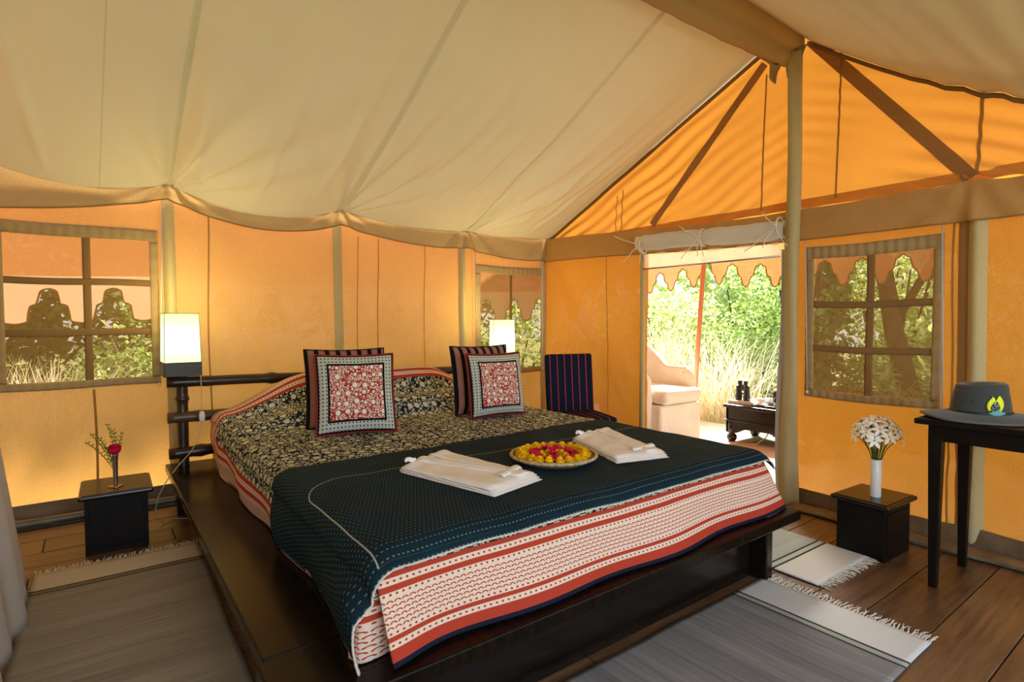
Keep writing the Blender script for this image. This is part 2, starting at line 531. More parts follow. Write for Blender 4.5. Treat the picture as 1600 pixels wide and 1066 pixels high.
T = NT('woven_tray')
vec = T.objco((1, 1, 1)); sp = T.n('ShaderNodeSeparateXYZ'); T.t.links.new(vec, sp.inputs[0])
X_, Y_ = V(T, sp.outputs[0]), V(T, sp.outputs[1])
rad = (X_ * X_ + Y_ * Y_).sqrt()
ang = T.math('ARCTAN2', Y_, X_)
wv = ((ang * 14).fract() - .5).abs() * ((rad * 110).fract() - .5).abs() * 4
c = T.mix(T.math('MULTIPLY', wv, 2.0, clamp=True), (0.06, 0.030, 0.012, 1), (0.50, 0.33, 0.18, 1))
M['basket'] = T.done(T.bsdf(c, .6, .3, 0, T.bump(wv, .6, .004)))

T = NT('felt_hat')
M['hat'] = T.done(T.bsdf((0.050, 0.056, 0.052, 1), .85, .2, 0, T.bump(T.noise(T.objco(), 300, 3), .2, .002), Sheen_Weight=.25))
M['hatband'] = simple('leather_band', (0.012, 0.014, 0.014, 1), .4, .4)
T = NT('feather_yellow')
M['feather_y'] = T.done(T.bsdf((0.80, 0.85, 0.02, 1), .6, .2))
T = NT('feather_dark')
M['feather_b'] = T.done(T.bsdf(T.mix(T.vor(T.objco(), 180) < .35, (0.012, 0.03, 0.035, 1), (0.7, 0.75, 0.7, 1)), .5, .3))
M['feather_g'] = simple('feather_teal', (0.10, 0.38, 0.33, 1), .5, .3)

T = NT('sheer_curtain')
d = T.n('ShaderNodeBsdfDiffuse'); d.inputs[0].default_value = (0.68, 0.67, 0.66, 1)
t = T.n('ShaderNodeBsdfTranslucent'); t.inputs[0].default_value = (0.60, 0.60, 0.62, 1)
mx = T.n('ShaderNodeMixShader'); mx.inputs[0].default_value = .4
T.t.links.new(d.outputs[0], mx.inputs[1]); T.t.links.new(t.outputs[0], mx.inputs[2])
M['sheer'] = T.done(mx.outputs[0])

def leafmat(name, a, b, tr=.5):
    T = NT(name)
    oi = T.n('ShaderNodeNewGeometry')
    r = V(T, oi.outputs['Random Per Island'])
    c = T.mix(r, a, b)
    d = T.n('ShaderNodeBsdfPrincipled'); T.put(d.inputs[0], c); d.inputs['Roughness'].default_value = .45
    t = T.n('ShaderNodeBsdfTranslucent'); T.put(t.inputs[0], c)
    mx = T.n('ShaderNodeMixShader'); mx.inputs[0].default_value = tr
    T.t.links.new(d.outputs[0], mx.inputs[1]); T.t.links.new(t.outputs[0], mx.inputs[2])
    return T.done(mx.outputs[0])
M['leaf_a'] = leafmat('leaf_bright', (0.26, 0.40, 0.06, 1), (0.80, 0.88, 0.42, 1))
M['leaf_b'] = leafmat('leaf_mid', (0.10, 0.22, 0.03, 1), (0.55, 0.68, 0.24, 1))
M['leaf_c'] = leafmat('leaf_dark', (0.03, 0.09, 0.02, 1), (0.16, 0.28, 0.06, 1), .35)
M['straw'] = leafmat('dry_grass', (0.70, 0.55, 0.30, 1), (0.95, 0.88, 0.66, 1))
M['ground'] = simple('garden_ground', (0.22, 0.22, 0.08, 1), .95, .05, nscale=3, namt=.5, bump=.5, bscale=30)
M['deck'] = simple('deck_stone', (0.56, 0.44, 0.31, 1), .8, .2, nscale=6, namt=.2)

# ------------------------------------------------------------------ tent shape functions
YB, XR, YR, YF = 4.58, 3.85, 1.98, -0.68
POST_X = [-0.77, 0.43, 1.62, 2.82, 3.85]
POST_Z = [2.32, 2.185, 2.145, 2.085, 2.10]
POST_ZB = [1.92, 2.085, 2.03, 1.93, 1.88]
SAG = [.14, .13, .045, .02]
SAGB = [.05, .125, .055, .045]
def piece(x, P, SG, pw=.8):
    if x <= POST_X[0]: return P[0]
    for i in range(4):
        if x <= POST_X[i + 1]:
            f = (x - POST_X[i]) / (POST_X[i + 1] - POST_X[i])
            return P[i] * (1 - f) + P[i + 1] * f - SG[i] * sin(pi * f) ** pw
    return P[4]

def rad_wrinkle(x, s_, amp):
    """creases that fan out of the pole heads; s_ = distance from the eave"""
    w = 0
    for i, px in enumerate(POST_X[:-1]):
        dx = x - px
        r = hypot(dx, s_ + .02)
        a = atan2(dx, s_ + .05)
        if r < 2.0:
            w += amp * sin(a * 19 + i * 2.1 + .8 * nz(r * 1.2, i * 3.3)) * exp(-((a - (.22 if i else -.15)) / .48) ** 2) * (r ** .7) * exp(-r / .70) * sst(1.95, 1.0, r)
    return w

XL0 = -1.9
def roof_left(u, v):
    x = XL0 + (XR - XL0) * u
    yr = YR + .12; ye = 4.50
    t = v
    ez = piece(x, POST_Z, SAG) ; zr = 3.19
    y = ye + (yr - ye) * t
    z = ez + (zr - ez) * t
    s_ = t * 2.65
    for k_, x0_ in enumerate((1.66, 1.80, 2.0, 2.17, 2.38, 2.62, 2.86, 3.02, 3.25, 3.5, .50, .62, .95, 1.35, -.2, -.5, 3.4)):
        sl_ = .34 if x0_ > 1.4 else (-.25 if x0_ < .4 or k_ in (11,) else .1)
        tm_ = .10 + .25 * ((k_ * .37) % 1)
        z -= .022 * exp(-((x - x0_ - sl_ * t) / (.016 + .05 * t)) ** 2) * sst(0, tm_, t) * sst(.95, .25, t)
    z += rad_wrinkle(x, s_, .125) - .05 * sin(pi * t) * (1 - sst(3.2, 3.85, x))
    z += .007 * nz(x * 6 + y * 1.5, y * .7, 4) * sin(pi * t)
    z -= .028 * exp(-((x - 3.85) / .25) ** 2) * 0
    return (x, y, z)
def roof_right(u, v):
    x = XL0 + (XR - XL0) * u
    y0 = YR - .12; y1 = YF
    y = y0 + (y1 - y0) * v
    t = (YR - y) / (YR - YF)
    z = 3.2 - 1.1 * t - .31 * sin(pi * t)
    z += .010 * sin(y * 38 + 2.5 * nz(x * 1.1, y * 2)) * sst(.05, .5, t) * (.6 + nz(x * .9, y * 3, 2)) - .02 * sin(pi * u * 2)
    return (x, y, z)

# ------------------------------------------------------------------ structure: ground, floor
g = MB(); g.grid(60, 60, lambda u, v: (-22 + 52 * u, -14 + 52 * v, -0.30 + .08 * nz(u * 14, v * 14) - (.05 if u else 0)))
tag(g.build('garden_ground', M['ground'], smooth=True), kind='structure')
fr = empty('floor'); tag(fr, kind='structure')
b = MB(); b.box(-1.9, 3.95, -.75, 4.66, -.20, -.030); b.build('subfloor', M['blackgap'], fr)
edges = [.756 - .225 * k for k in range(7, 0, -1)] + [.756, .985, 1.19]
y = 1.19
wl = [.22, .235, .21, .225, .23, .215, .22, .225, .21, .235, .125, .155, .21, .23, .22]
for w in wl:
    y += w; edges.append(y)
random.seed(3)
pl_cache = {}
for r_ in range(len(edges) - 1):
    y0, y1 = edges[r_] + .0022, edges[r_ + 1] - .0022
    if y0 > 4.6: break
    y1 = min(y1, 4.62)
    x = -1.85 + random.random() * -.0
    cuts = [-1.85]
    while cuts[-1] < 3.9:
        cuts.append(min(3.9, cuts[-1] + 1.15 + random.random() * 1.3))
        if 3.9 - cuts[-1] < .4: cuts[-1] = 3.9
    for a, c in zip(cuts, cuts[1:]):
        b = MB(); L = c - a - .004; w = y1 - y0
        b.box(0, L, 0, w, -.030, 0)
        o = b.build('plank', M['floor'], fr, bevel=.0025, seg=1)
        o.location = (a, y0, random.uniform(-.0012, .0))

# ------------------------------------------------------------------ structure: roof
ceil = empty('ceiling'); tag(ceil, kind='structure')
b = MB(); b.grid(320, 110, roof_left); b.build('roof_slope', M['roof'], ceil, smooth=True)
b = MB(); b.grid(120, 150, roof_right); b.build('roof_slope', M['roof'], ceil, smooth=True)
def seam_on_roof(x0, x1, w, n=120, fn=roof_left, dz=-.0035):
    b = MB()
    def f(u, v):
        x = x0 + (x1 - x0) * v + (u - .5) * w
        uu = (x - XL0) / (XR - XL0)
        p = fn(uu, v); return (p[0], p[1], p[2] + dz)
    b.grid(2, n, f); return b
for x0, x1, w in ((.43, .43, .028), (.05, .10, .005), (1.62, 1.62, .034), (2.82, 2.82, .030)):
    seam_on_roof(x0, x1, w).build('roof_seam', M['roof_seam'], ceil, smooth=True)
# edge binding of the roof at the gable
b = MB()
b.grid(2, 60, lambda u, v: (lambda p: (p[0] - .012 - .02 * u, p[1], p[2] - .012 - .05 * u))(roof_left(1.0, v)))
b.build('roof_edge_binding', M['strap'], ceil, smooth=True, solid=.003)
b = MB()
b.grid(2, 60, lambda u, v: (lambda p: (p[0] - .012, p[1], p[2] - .006 - .028 * u))(roof_right(1.0, v)))
b.build('roof_edge_binding', M['strap'], ceil, smooth=True, solid=.003)

# ridge beam under its cloth sleeve
rg = empty('trim_1'); tag(rg, kind='structure')
b = MB(); b.tube([(-1.8, YR, 3.08), (3.80, YR, 3.08)], .035, 12); b.build('ridge_pole', M['dark'], rg, smooth=True)
prof = [(.20, 3.235), (.15, 3.14), (.10, 3.03), (.065, 2.985), (.0, 2.972), (-.06, 2.985), (-.10, 3.05), (-.13, 3.14), (-.17, 3.22)]
def ridge(u, v):
    x = XL0 + (3.80 - XL0) * u
    k = v * (len(prof) - 1); i = min(int(k), len(prof) - 2); f = k - i
    y = prof[i][0] * (1 - f) + prof[i + 1][0] * f; z = prof[i][1] * (1 - f) + prof[i + 1][1] * f
    w = sin(pi * v)
    e = exp(-(3.80 - x) / .25)
    z += w * (.010 * nz(x * 7, v * 3) - .018 * sin(pi * (x + 1.9) / 2.8) ** 2 - .02 * e * sin(v * 26))
    y += w * (.010 * nz(x * 9, v * 2, 5) + e * .02 * sin(v * 30))
    return (x, YR + y, z)
b = MB(); b.grid(200, 40, ridge); b.build('ridge_sleeve', M['valance'], rg, smooth=True, solid=.004)
b = MB(); b.tube([ridge(i / 80, .36) for i in range(81)], .006, 6); b.build('sleeve_welt', M['seam'], rg, smooth=True)
for yy, zz0, ww, tw in ((2.03, 3.00, .10, .3), (1.93, 3.0, .09, -.4), (1.87, 3.05, .08, .8)):
    b = MB()
    b.grid(8, 10, lambda u, v: (3.775 + .02 * sin(u * 7 + yy * 30) * v, yy + (u - .5) * ww * (1 - .5 * v) + .02 * v, zz0 - v * (.085 + .045 * sin(u * pi)) ))
    b.build('loose_tab', M['valance'], rg, smooth=True, solid=.004)

# ------------------------------------------------------------------ structure: back wall (behind the bed head)
WX0, WX1, WZ0, WZ1 = -.435, .315, .865, 1.79
VX0, VX1, VZ0, VZ1 = 3.03, 3.79, .76, 1.71
def inside(x, z, r): return r[0] < x < r[1] and r[2] < z < r[3]
def back_y(x, z):
    y = YB + .010 * nz(x * 2.2, z * 1.6) + .004 * nz(x * 9, z * 4)
    for px in POST_X[:-1]:
        a = atan2(x - px, 2.1 - z + .08); r = hypot(x - px, 2.1 - z)
        y += .008 * sin(a * 14 + px) * exp(-r / .45)
    return y
def snapgrid(lo, hi, step, marks):
    pts = sorted(set([round(lo + (hi - lo) * i / int((hi - lo) / step), 4) for i in range(int((hi - lo) / step) + 1)]))
    for mk in marks:
        k = min(range(len(pts)), key=lambda i: abs(pts[i] - mk)); pts[k] = mk
    return sorted(set(pts))
def wall_mesh(us, zs, pos, holes):
    b = MB()
    for z in zs:
        for u in us: b.v.append(pos(u, z))
    n = len(us)
    for j in range(len(zs) - 1):
        for i in range(n - 1):
            uc, zc = (us[i] + us[i + 1]) / 2, (zs[j] + zs[j + 1]) / 2
            if any(inside(uc, zc, h) for h in holes): continue
            a = j * n + i
            b.f.append((a, a + 1, a + n + 1, a + n))
    return b
wb = empty('wall_back'); tag(wb, kind='structure')
us = snapgrid(-1.9, XR, .04, [WX0, WX1, VX0, VX1]); zs = snapgrid(.02, 2.16, .04, [WZ0, WZ1, VZ0, VZ1])
wall_mesh(us, zs, lambda x, z: (x, back_y(x, z), z), [(WX0, WX1, WZ0, WZ1), (VX0, VX1, VZ0, VZ1)]).build('canvas_panel', M['wall_back'], wb, smooth=True)
def vstrip(parent, name, mat, xw, fn, z0, z1, w, d=.01, n=30):
    """strip on a wall; fn(u,z)->point, with u the wall coordinate"""
    b = MB()
    b.grid(6, n, lambda u, v: fn(xw(z0 + (z1 - z0) * v) + (u - .5) * w, z0 + (z1 - z0) * v, d * sin(pi * u)))
    return b.build(name, mat, parent, smooth=True)
fb = lambda x, z, d: (x, back_y(x, z) - .006 - d, z)
for i, px in enumerate(POST_X[:-1]):
    vstrip(wb, 'pole_sleeve', M['sleeve'], lambda z, px=px: px + .015 * (1 - z / 2) , fb, .0, POST_ZB[i] + .06, .075, .035)
vstrip(wb, 'pole_sleeve', M['valance'], lambda z: 3.825, fb, 0, 1.95, .07, .03)
for xx, z1, w in ((.672, 2.0, .010), (1.975, 1.95, .008), (1.79, 1.96, .006), (-.01, .80, .014), (2.42, 1.95, .006), (3.38, .72, .008)):
    vstrip(wb, 'seam', M['seam'], lambda z, xx=xx: xx + .008 * sin(z * 4), fb, .05, z1, w, .003)
# hanging valance under the eave
def val_back(u, v):
    x = -1.9 + (3.86 + 1.9) * u
    zt = piece(x, POST_Z, SAG) + .012; zb = piece(x, POST_ZB, SAGB)
    zz_ = zt + (zb - zt) * v
    y = 4.50 - .012 * v
    for i, px in enumerate(POST_X):
        dx = x - px; r = hypot(dx, v * .2 + .02); a = atan2(dx, v * .2 + .06)
        y += .030 * sin(a * 10 + i) * exp(-abs(dx) / .26) * (v ** .5)
        y -= .015 * exp(-(dx / .03) ** 2)
    y += .012 * nz(x * 3, v * 2, 7)
    return (x, y, zz_)
b = MB(); b.grid(420, 12, val_back); b.build('valance', M['valance'], wb, smooth=True)
b = MB(); b.tube([val_back(i / 300, 1.0) for i in range(301)], .005, 6); b.build('valance_hem', M['seam'], wb, smooth=True)
b = MB(); b.tube([(lambda p: (p[0], p[1] - .002, p[2]))(val_back(i / 300, 0.0)) for i in range(301)], .006, 6); b.build('eave_cord', M['seam'], wb, smooth=True)
# skirting cloth and the rolled mud flap on the boards
b = MB(); b.grid(120, 8, lambda u, v: (-1.9 + 5.72 * u, 4.555 - .03 * (1 - v) + .008 * nz(u * 30, v * 2), .001 + .105 * v + .012 * nz(u * 9, 1)))
b.build('skirt_cloth', M['flap'], wb, smooth=True)
M['flap_roll'] = simple('rolled_flap_cloth', (0.13, 0.115, 0.07, 1), .32, .5, nscale=10, namt=.35)
b = MB(); b.tube([(-1.9 + 5.6 * i / 90, 4.42 + .02 * nz(i * .13, 2), .028) for i in range(91)], [.026 + .006 * nz(i * .4, 5) for i in range(91)], 10)
b.build('rolled_flap', M['flap_roll'], wb, smooth=True)

# ------------------------------------------------------------------ structure: right wall (gable) with the door
DY0, DY1, DZ = 2.0, 3.19, 1.93
GY0, GY1, GZ0, GZ1 = 1.13, 1.79, .78, 1.65
def right_x(y, z):
    x = XR + .010 * nz(y * 2.1, z * 1.7, 9) + .003 * nz(y * 8, z * 5, 3)
    x += .007 * sin((y + z * .8) * 24 + nz(y * 3, z * 3) * 4) * sst(.5, 0.1, z) * .8
    x += .018 * sin((y * .9 - z) * 30) * exp(-hypot(y - 1.0, z - .55) / .22)
    x += .018 * sin((y - z * .7) * 26) * exp(-hypot(y - 3.45, z - .65) / .22)
    return x
wr = empty('wall_right'); tag(wr, kind='structure')
us = snapgrid(YF, YB, .04, [DY0, DY1, GY0, GY1]); zs = snapgrid(.02, 2.06, .04, [DZ, GZ0, GZ1])
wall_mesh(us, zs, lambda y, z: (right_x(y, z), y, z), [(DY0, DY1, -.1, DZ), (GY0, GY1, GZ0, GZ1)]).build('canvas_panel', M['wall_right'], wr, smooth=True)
# gable above the eave
def gable_top(y):
    if y >= YR: return 2.10 + 1.1 * (4.55 - y) / (4.55 - YR)
    return 2.10 + 1.1 * (y - YF) / (YR - YF)
def gpos(y, z):
    x = XR + .004 + .010 * nz(y * 2.5, z * 2, 1)
    s_ = y - YR
    x += .012 * sin((z * 1.0 + abs(s_) * .45) * 52 + 3 * nz(y * 1.5, z * 2)) * (.4 + .6 * sst(.2, 1.2, abs(s_))) * (.5 + nz(y * 1.7, z * 1.7, 8))
    return (x, y, z)
def gab(u, v):
    y = YF + (YB - YF) * u
    z0 = 2.0; z1 = max(gable_top(min(y, 4.55)) + .01, z0 + .02)
    return gpos(y, z0 + (z1 - z0) * v)
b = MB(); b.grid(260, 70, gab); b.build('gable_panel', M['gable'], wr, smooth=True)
def diag(y0, z0, y1, z1, w, name, mat):
    L = hypot(y1 - y0, z1 - z0); ny, nz_ = -(z1 - z0) / L, (y1 - y0) / L
    b = MB()
    def f(u, v):
        y = y0 + (y1 - y0) * v + ny * (u - .5) * w; z = z0 + (z1 - z0) * v + nz_ * (u - .5) * w
        p = gpos(y, z); return (p[0] - .008, p[1], p[2])
    b.grid(3, 50, f); b.build(name, mat, wr, smooth=True)
diag(2.16, 3.06, 3.15, 2.06, .062, 'gable_strap', M['strap'])
diag(1.84, 3.10, .97, 2.02, .075, 'gable_strap', M['strap'])
for yy, zt, w in ((2.165, 2.98, .012), (1.667, 2.98, .012), (.945, 2.60, .018), (3.568, 2.38, .008), (3.50, 2.42, .010)):
    diag(yy, 2.03, yy - .02, zt, w, 'seam', M['seam'])
# band of cloth between gable and lower wall
def vg(u, v):
    y = 4.52 + (YF - 4.52) * u
    zt = 2.085 - .10 * sst(4.5, 2.2, y) + .012 * nz(y * 2, 1)
    zb = 1.855 - .075 * sst(4.5, 1.9, y)
    zt += .015 * exp(-((y - .97) / .1) ** 2)
    zz_ = zt + (zb - zt) * v
    a = atan2(y - .97, v * .2 + .04)
    x = 3.805 - .010 * v + .010 * nz(y * 4, v * 2, 3) + .012 * sin(a * 7) * exp(-abs(y - .97) / .16) * sqrt(v) + .008 * sin(y * 33 + v * 5) * exp(-abs(y - .8) / .3)
    x -= .018 * exp(-((y - .95) / .025) ** 2) * v
    return (x, y, zz_)
M['band'] = canvas('canvas_band', (0.52, 0.30, 0.11), (0.40, 0.20, 0.06), .16, 0)
b = MB(); b.grid(300, 12, vg); b.build('valance', M['band'], wr, smooth=True)
b = MB(); b.tube([vg(i / 200, 1.0) for i in range(201)], .005, 6); b.build('valance_hem', M['seam'], wr, smooth=True)
frg = lambda y, z, d: (right_x(y, z) - .006 - d, y, z)
vstrip(wr, 'pole_sleeve', M['sleeve'], lambda z: .935 - .01 * (2 - z), frg, 0, 1.82, .085, .045)
vstrip(wr, 'pole_sleeve', M['strap'], lambda z: .995 - .01 * (2 - z), frg, 0, 1.82, .05, .006)
vstrip(wr, 'seam', M['seam'], lambda z: 1.035 + .006 * sin(z * 5), frg, .05, 1.82, .010, .003)
vstrip(wr, 'seam', M['seam'], lambda z: 3.66 + .02 * (z - .9), frg, .05, 1.85, .007, .003)
# door post sleeve running from the boards to the ridge
b = MB()
def post(u, v):
    z = .0 + 3.02 * v; a = 2 * pi * u
    r = .045 + .005 * sin(a * 3 + z * 2) + .014 * sst(1.0, 0, z) * (1 + .6 * sin(a * 4 + 1))
    return (3.775 + cos(a) * r * .8, 1.905 + sin(a) * r + .004 * sin(z * 5), z)
b.grid(36, 120, post); b.build('door_post', M['sleeve'], wr, smooth=True)
b = MB(); b.grid(10, 80, lambda u, v: (3.800 + .022 * sin(u * 9 + v * 2), 1.935 + .075 * u * (1 - .35 * v) + .012 * sin(v * 6), .01 + 1.72 * v))
b.build('tied_back_flap', M['sheer'], wr, smooth=True, solid=.004)
b = MB(); b.tube([(3.80, 3.205, .0), (3.80, 3.205, 1.86)], .022, 10); b.build('door_jamb', M['sleeve'], wr, smooth=True)
# skirt and floor roll
b = MB(); b.grid(120, 8, lambda u, v: (3.83 - .035 * (1 - v) + .008 * nz(u * 30, v * 2), YF + 2.60 * u, .001 + .10 * v + .012 * nz(u * 9, 4)))
b.build('skirt_cloth', M['flap'], wr, smooth=True)
b = MB(); b.grid(120, 8, lambda u, v: (3.83 - .035 * (1 - v) + .008 * nz(u * 30, v * 2), 3.20 + 1.36 * u, .001 + .10 * v))
b.build('skirt_cloth', M['flap'], wr, smooth=True)
M['flap_tan'] = simple('flap_lining', (0.20, 0.13, 0.06, 1), .7, .2, nscale=8, namt=.25)
b = MB(); b.grid(100, 8, lambda u, v: (3.80 - .17 * v + .02 * nz(u * 8, 3) * v, YF + 2.52 * u, .006 + .020 * sin(pi * v) + .008 * nz(u * 22, v * 3)))
b.build('floor_flap', M['flap_tan'], wr, smooth=True, solid=.004)
b = MB(); b.tube([(3.63 + .015 * nz(i * .15, 2), YF + 2.52 * i / 90, .014) for i in range(91)], [.010 + .003 * nz(i * .4, 5) for i in range(91)], 8)
b.build('rolled_flap', M['flap_roll'], wr, smooth=True)

wl_ = empty('wall_left'); tag(wl_, kind='structure')
b = MB()
def lw(u, v):
    y = YF + (YB - YF) * u; return (-1.9 + .01 * nz(y * 2, v * 3), y, v * max(gable_top(min(y, 4.55)), 2.1))
b.grid(60, 30, lw); b.build('canvas_panel', M['wall_back'], wl_, smooth=True)
# ------------------------------------------------------------------ windows
def window(name, fn, u0, u1, z0, z1, vsplit, hs, bw=.055, topw=.10, nost=False):
    """fn(u,z,d): point on the wall moved d into the room"""
    w = empty(name); tag(w, kind='structure')
    b = MB(); b.grid(24, 24, lambda u, v: fn(u0 + (u1 - u0) * u, z0 + (z1 - z0) * v, -.004 + .006 * nz(u * 4, v * 4, u0)))
    b.build('insect_screen', M['screen'], w, smooth=True)
    def strip(a0, a1, b0, b1, nm, mt, d=.010, nu=2, nv=24, ruf=0):
        s_ = MB()
        hor = (a1 - a0) > (b1 - b0)
        nu, nv = (60, 3) if hor else (3, 60)
        s_.grid(nu, nv, lambda u, v: fn(a0 + (a1 - a0) * u, b0 + (b1 - b0) * v + (.004 * sin(a0 * 7 + u * 6) if hor else 0), d + ruf * sin((u * 90) if hor else v * 60)))
        s_.build(nm, mt, w, smooth=True, solid=.003)
    for (a0, a1, b0, b1) in ((u0 - bw, u1 + bw, z1, z1 + topw * .8), (u0 - bw, u1 + bw, z0 - bw, z0), (u0 - bw, u0, z0, z1), (u1, u1 + bw, z0, z1)):
        strip(a0, a1, b0, b1, 'frame_border', M['border'], .008, ruf=.004)
    if not nost:
        strip(vsplit - .022, vsplit + .022, z0 - .02, z1 + .02, 'strap', M['strap'], .000)
        for h in hs: strip(u0 - .01, u1 + .01, h - .022, h + .022, 'strap', M['strap'], .003)
    else:
        strip(vsplit - .015, vsplit + .015, z0, z1, 'strap', M['border'], -.02)
    return w
fbw = lambda x, z, d: (x, back_y(x, z) - d, z)
frw = lambda y, z, d: (right_x(y, z) - d, y, z)
w1 = window('window_1', fbw, WX0, WX1, WZ0, WZ1, -.03, (1.505, 1.175), .05)
w2 = window('window_2', fbw, VX0, VX1, VZ0, VZ1, 3.42, (), .055, nost=True)
w3 = window('window_3', frw, GY0, GY1, GZ0, GZ1, 1.455, (1.345, 1.058), .05, .10)
def cord(par, a, c, knob=True):
    b = MB(); b.tube([a, ((a[0] + c[0]) / 2 + .002, (a[1] + c[1]) / 2, (a[2] + c[2]) / 2), c], .0035, 6); b.build('blind_cord', M['rope'], par, smooth=True)
    if knob:
        b = MB(); b.lathe([(.001, -.012), (.008, -.008), (.009, 0), (.005, .008), (.001, .010)], 10, c); b.build('cord_knob', M['white_plastic'], par, smooth=True)
cord(w1, (.392, 4.53, 2.04), (.353, 4.535, .815)); cord(w1, (-.442, 4.53, 1.93), (-.472, 4.535, .80))
cord(w2, (2.945, 4.53, 1.90), (2.955, 4.535, 1.0), False); cord(w2, (3.775, 4.53, 1.86), (3.783, 4.535, .745))
cord(w3, (3.80, 1.831, 1.79), (3.81, 1.809, .768)); cord(w3, (3.80, 1.082, 1.78), (3.81, 1.062, .75), False)

# ------------------------------------------------------------------ rolled door flap
dr = empty('door_1', (3.79, 2.6, 1.9)); tag(dr, kind='structure')
def rollf(u, v):
    a = 2 * pi * v; yy = .62 - 1.28 * u
    pinch = 1 - .22 * exp(-((u - .5) / .03) ** 2) - .12 * exp(-((u - .02) / .03) ** 2) - .15 * exp(-((u - .98) / .03) ** 2)
    r = (.066 + .006 * nz(u * 14, cos(a) * 2, sin(a) * 2) + .004 * sin(a * 3 + u * 8)) * pinch
    return (-.035 + cos(a) * r * .8, yy, .005 - .05 * u + sin(a) * r)
b = MB(); b.grid(90, 24, rollf); b.build('rolled_flap', M['flap_white'], dr, smooth=True)
T = NT('clear_flap')
d = T.n('ShaderNodeBsdfTranslucent'); d.inputs[0].default_value = (0.92, 0.95, 0.92, 1)
tr = T.n('ShaderNodeBsdfTransparent'); mx = T.n('ShaderNodeMixShader'); mx.inputs[0].default_value = .30
T.t.links.new(d.outputs[0], mx.inputs[1]); T.t.links.new(tr.outputs[0], mx.inputs[2])
M['clear'] = T.done(mx.outputs[0])
b = MB(); b.grid(40, 6, lambda u, v: (.0 + .006 * sin(u * 30), .60 - 1.20 * u, -.05 - .165 * v)); b.build('sheer_strip', M['clear'], dr, smooth=True)
b = MB(); b.tube([(0, .60, -.215), (0, -.60, -.215)], .007, 8); b.build('flap_rod', M['steel'], dr, smooth=True)
random.seed(5)
for yy in (.56, -.02, -.62):
    b = MB()
    b.tube([(-.035 + cos(a) * .058, yy, .005 - .025 + sin(a) * .064) for a in [2 * pi * k / 16 for k in range(17)]], .006, 6)
    for k in range(4):
        p = Vector((-.095, yy, -.02)); pts = [p]
        dx, dy = random.uniform(-.03, .0), random.uniform(-.05, .10)
        for q in range(5):
            p = p + Vector((dx * .4, dy * .5 + random.uniform(-.01, .01), -.035 + .01 * random.random() if k < 3 else .02)); pts.append(p)
        b.tube(pts, .0035, 5)
    b.build('tie_tape', M['white_plastic'], dr, smooth=True)

# ------------------------------------------------------------------ bed
bed = empty('bed_frame', (1.57, 2.8, 0))
tag(bed, 'low dark wooden platform bed with wide bench edge and bamboo headboard', 'bed')
def bb(name, x0, x1, y0, y1, z0, z1, mat='bench', bev=.006):
    b = MB(); b.box(x0 - 1.57, x1 - 1.57, y0 - 2.8, y1 - 2.8, z0, z1); return b.build(name, M[mat], bed, bevel=bev)
bb('side_board', .355, .640, 1.64, 4.31, .252, .302)
bb('side_board', 2.50, 2.787, 1.64, 4.31, .252, .302)
bb('foot_board', .335, 2.800, 1.346, 1.637, .252, .302)
bb('head_board', .643, 2.497, 4.05, 4.31, .252, .302)
bb('slat_base', .643, 2.497, 1.64, 4.048, .20, .235, 'dark')
bb('apron', .60, 2.53, 1.460, 1.500, 0.0, .250, 'dark')
bb('apron', .60, .64, 1.50, 4.20, .06, .250, 'dark')
bb('apron', 2.49, 2.53, 1.50, 4.20, .06, .250, 'dark')
bb('leg', 2.535, 2.590, 1.377, 1.75, 0.0, .250, 'dark')
bb('leg', .540, .595, 1.377, 1.75, 0.0, .250, 'dark')
bb('leg', .40, .50, 4.12, 4.22, 0.0, .250, 'dark')
bb('leg', 2.65, 2.75, 4.12, 4.22, 0.0, .250, 'dark')
def bamboo(name, p0, p1, r, mat, nodes=4, seed=0, wob=.012):
    random.seed(seed)
    p0, p1 = Vector(p0), Vector(p1); N = 60; pts = []; rs = []
    kn = [(k + .5 + random.uniform(-.2, .2)) / nodes for k in range(nodes)]
    for i in range(N + 1):
        t = i / N
        off = Vector((0, nz(t * 3, seed) * wob, nz(t * 3, seed, 5) * wob))
        pts.append(p0.lerp(p1, t) + off)
        rs.append(r * (1 + .05 * nz(t * 8, seed)) + sum(.009 * exp(-((t - k) * (p1 - p0).length / .012) ** 2) for k in kn))
    b = MB(); b.tube(pts, rs, 16); return b.build(name, mat, bed, smooth=True)
bamboo('headboard_post', (.452 - 1.57, 1.42, .25), (.452 - 1.57, 1.42, .893), .034, M['bamboo'], 2, 3, .004)
bamboo('headboard_post', (1.57 - 1.57, 1.46, .25), (1.57 - 1.57, 1.46, .86), .034, M['bamboo'], 2, 4, .004)
bamboo('headboard_post', (2.98 - 1.57, 1.42, .0), (2.98 - 1.57, 1.42, .893), .034, M['bamboo'], 2, 5, .004)
bamboo('headboard_rail', (.365 - 1.57, 1.40, .852), (3.10 - 1.57, 1.42, .80), .034, M['bamboo'], 7, 6)
bamboo('headboard_rail', (.365 - 1.57, 1.40, .622), (3.06 - 1.57, 1.42, .62), .036, M['bamboo2'], 6, 7)
bamboo('headboard_rail', (.368 - 1.57, 1.40, .388), (3.06 - 1.57, 1.42, .40), .036, M['bamboo'], 6, 8)

# mattress
b = MB(); b.box(.70, 2.55, 1.56, 4.0, .238, .57)
mt = b.build('mattress', simple('mattress_ticking', (0.5, 0.47, 0.42, 1), .9, .1), bevel=.05, seg=3)
tag(mt, 'thick mattress under the block-print bedspread', 'mattress')

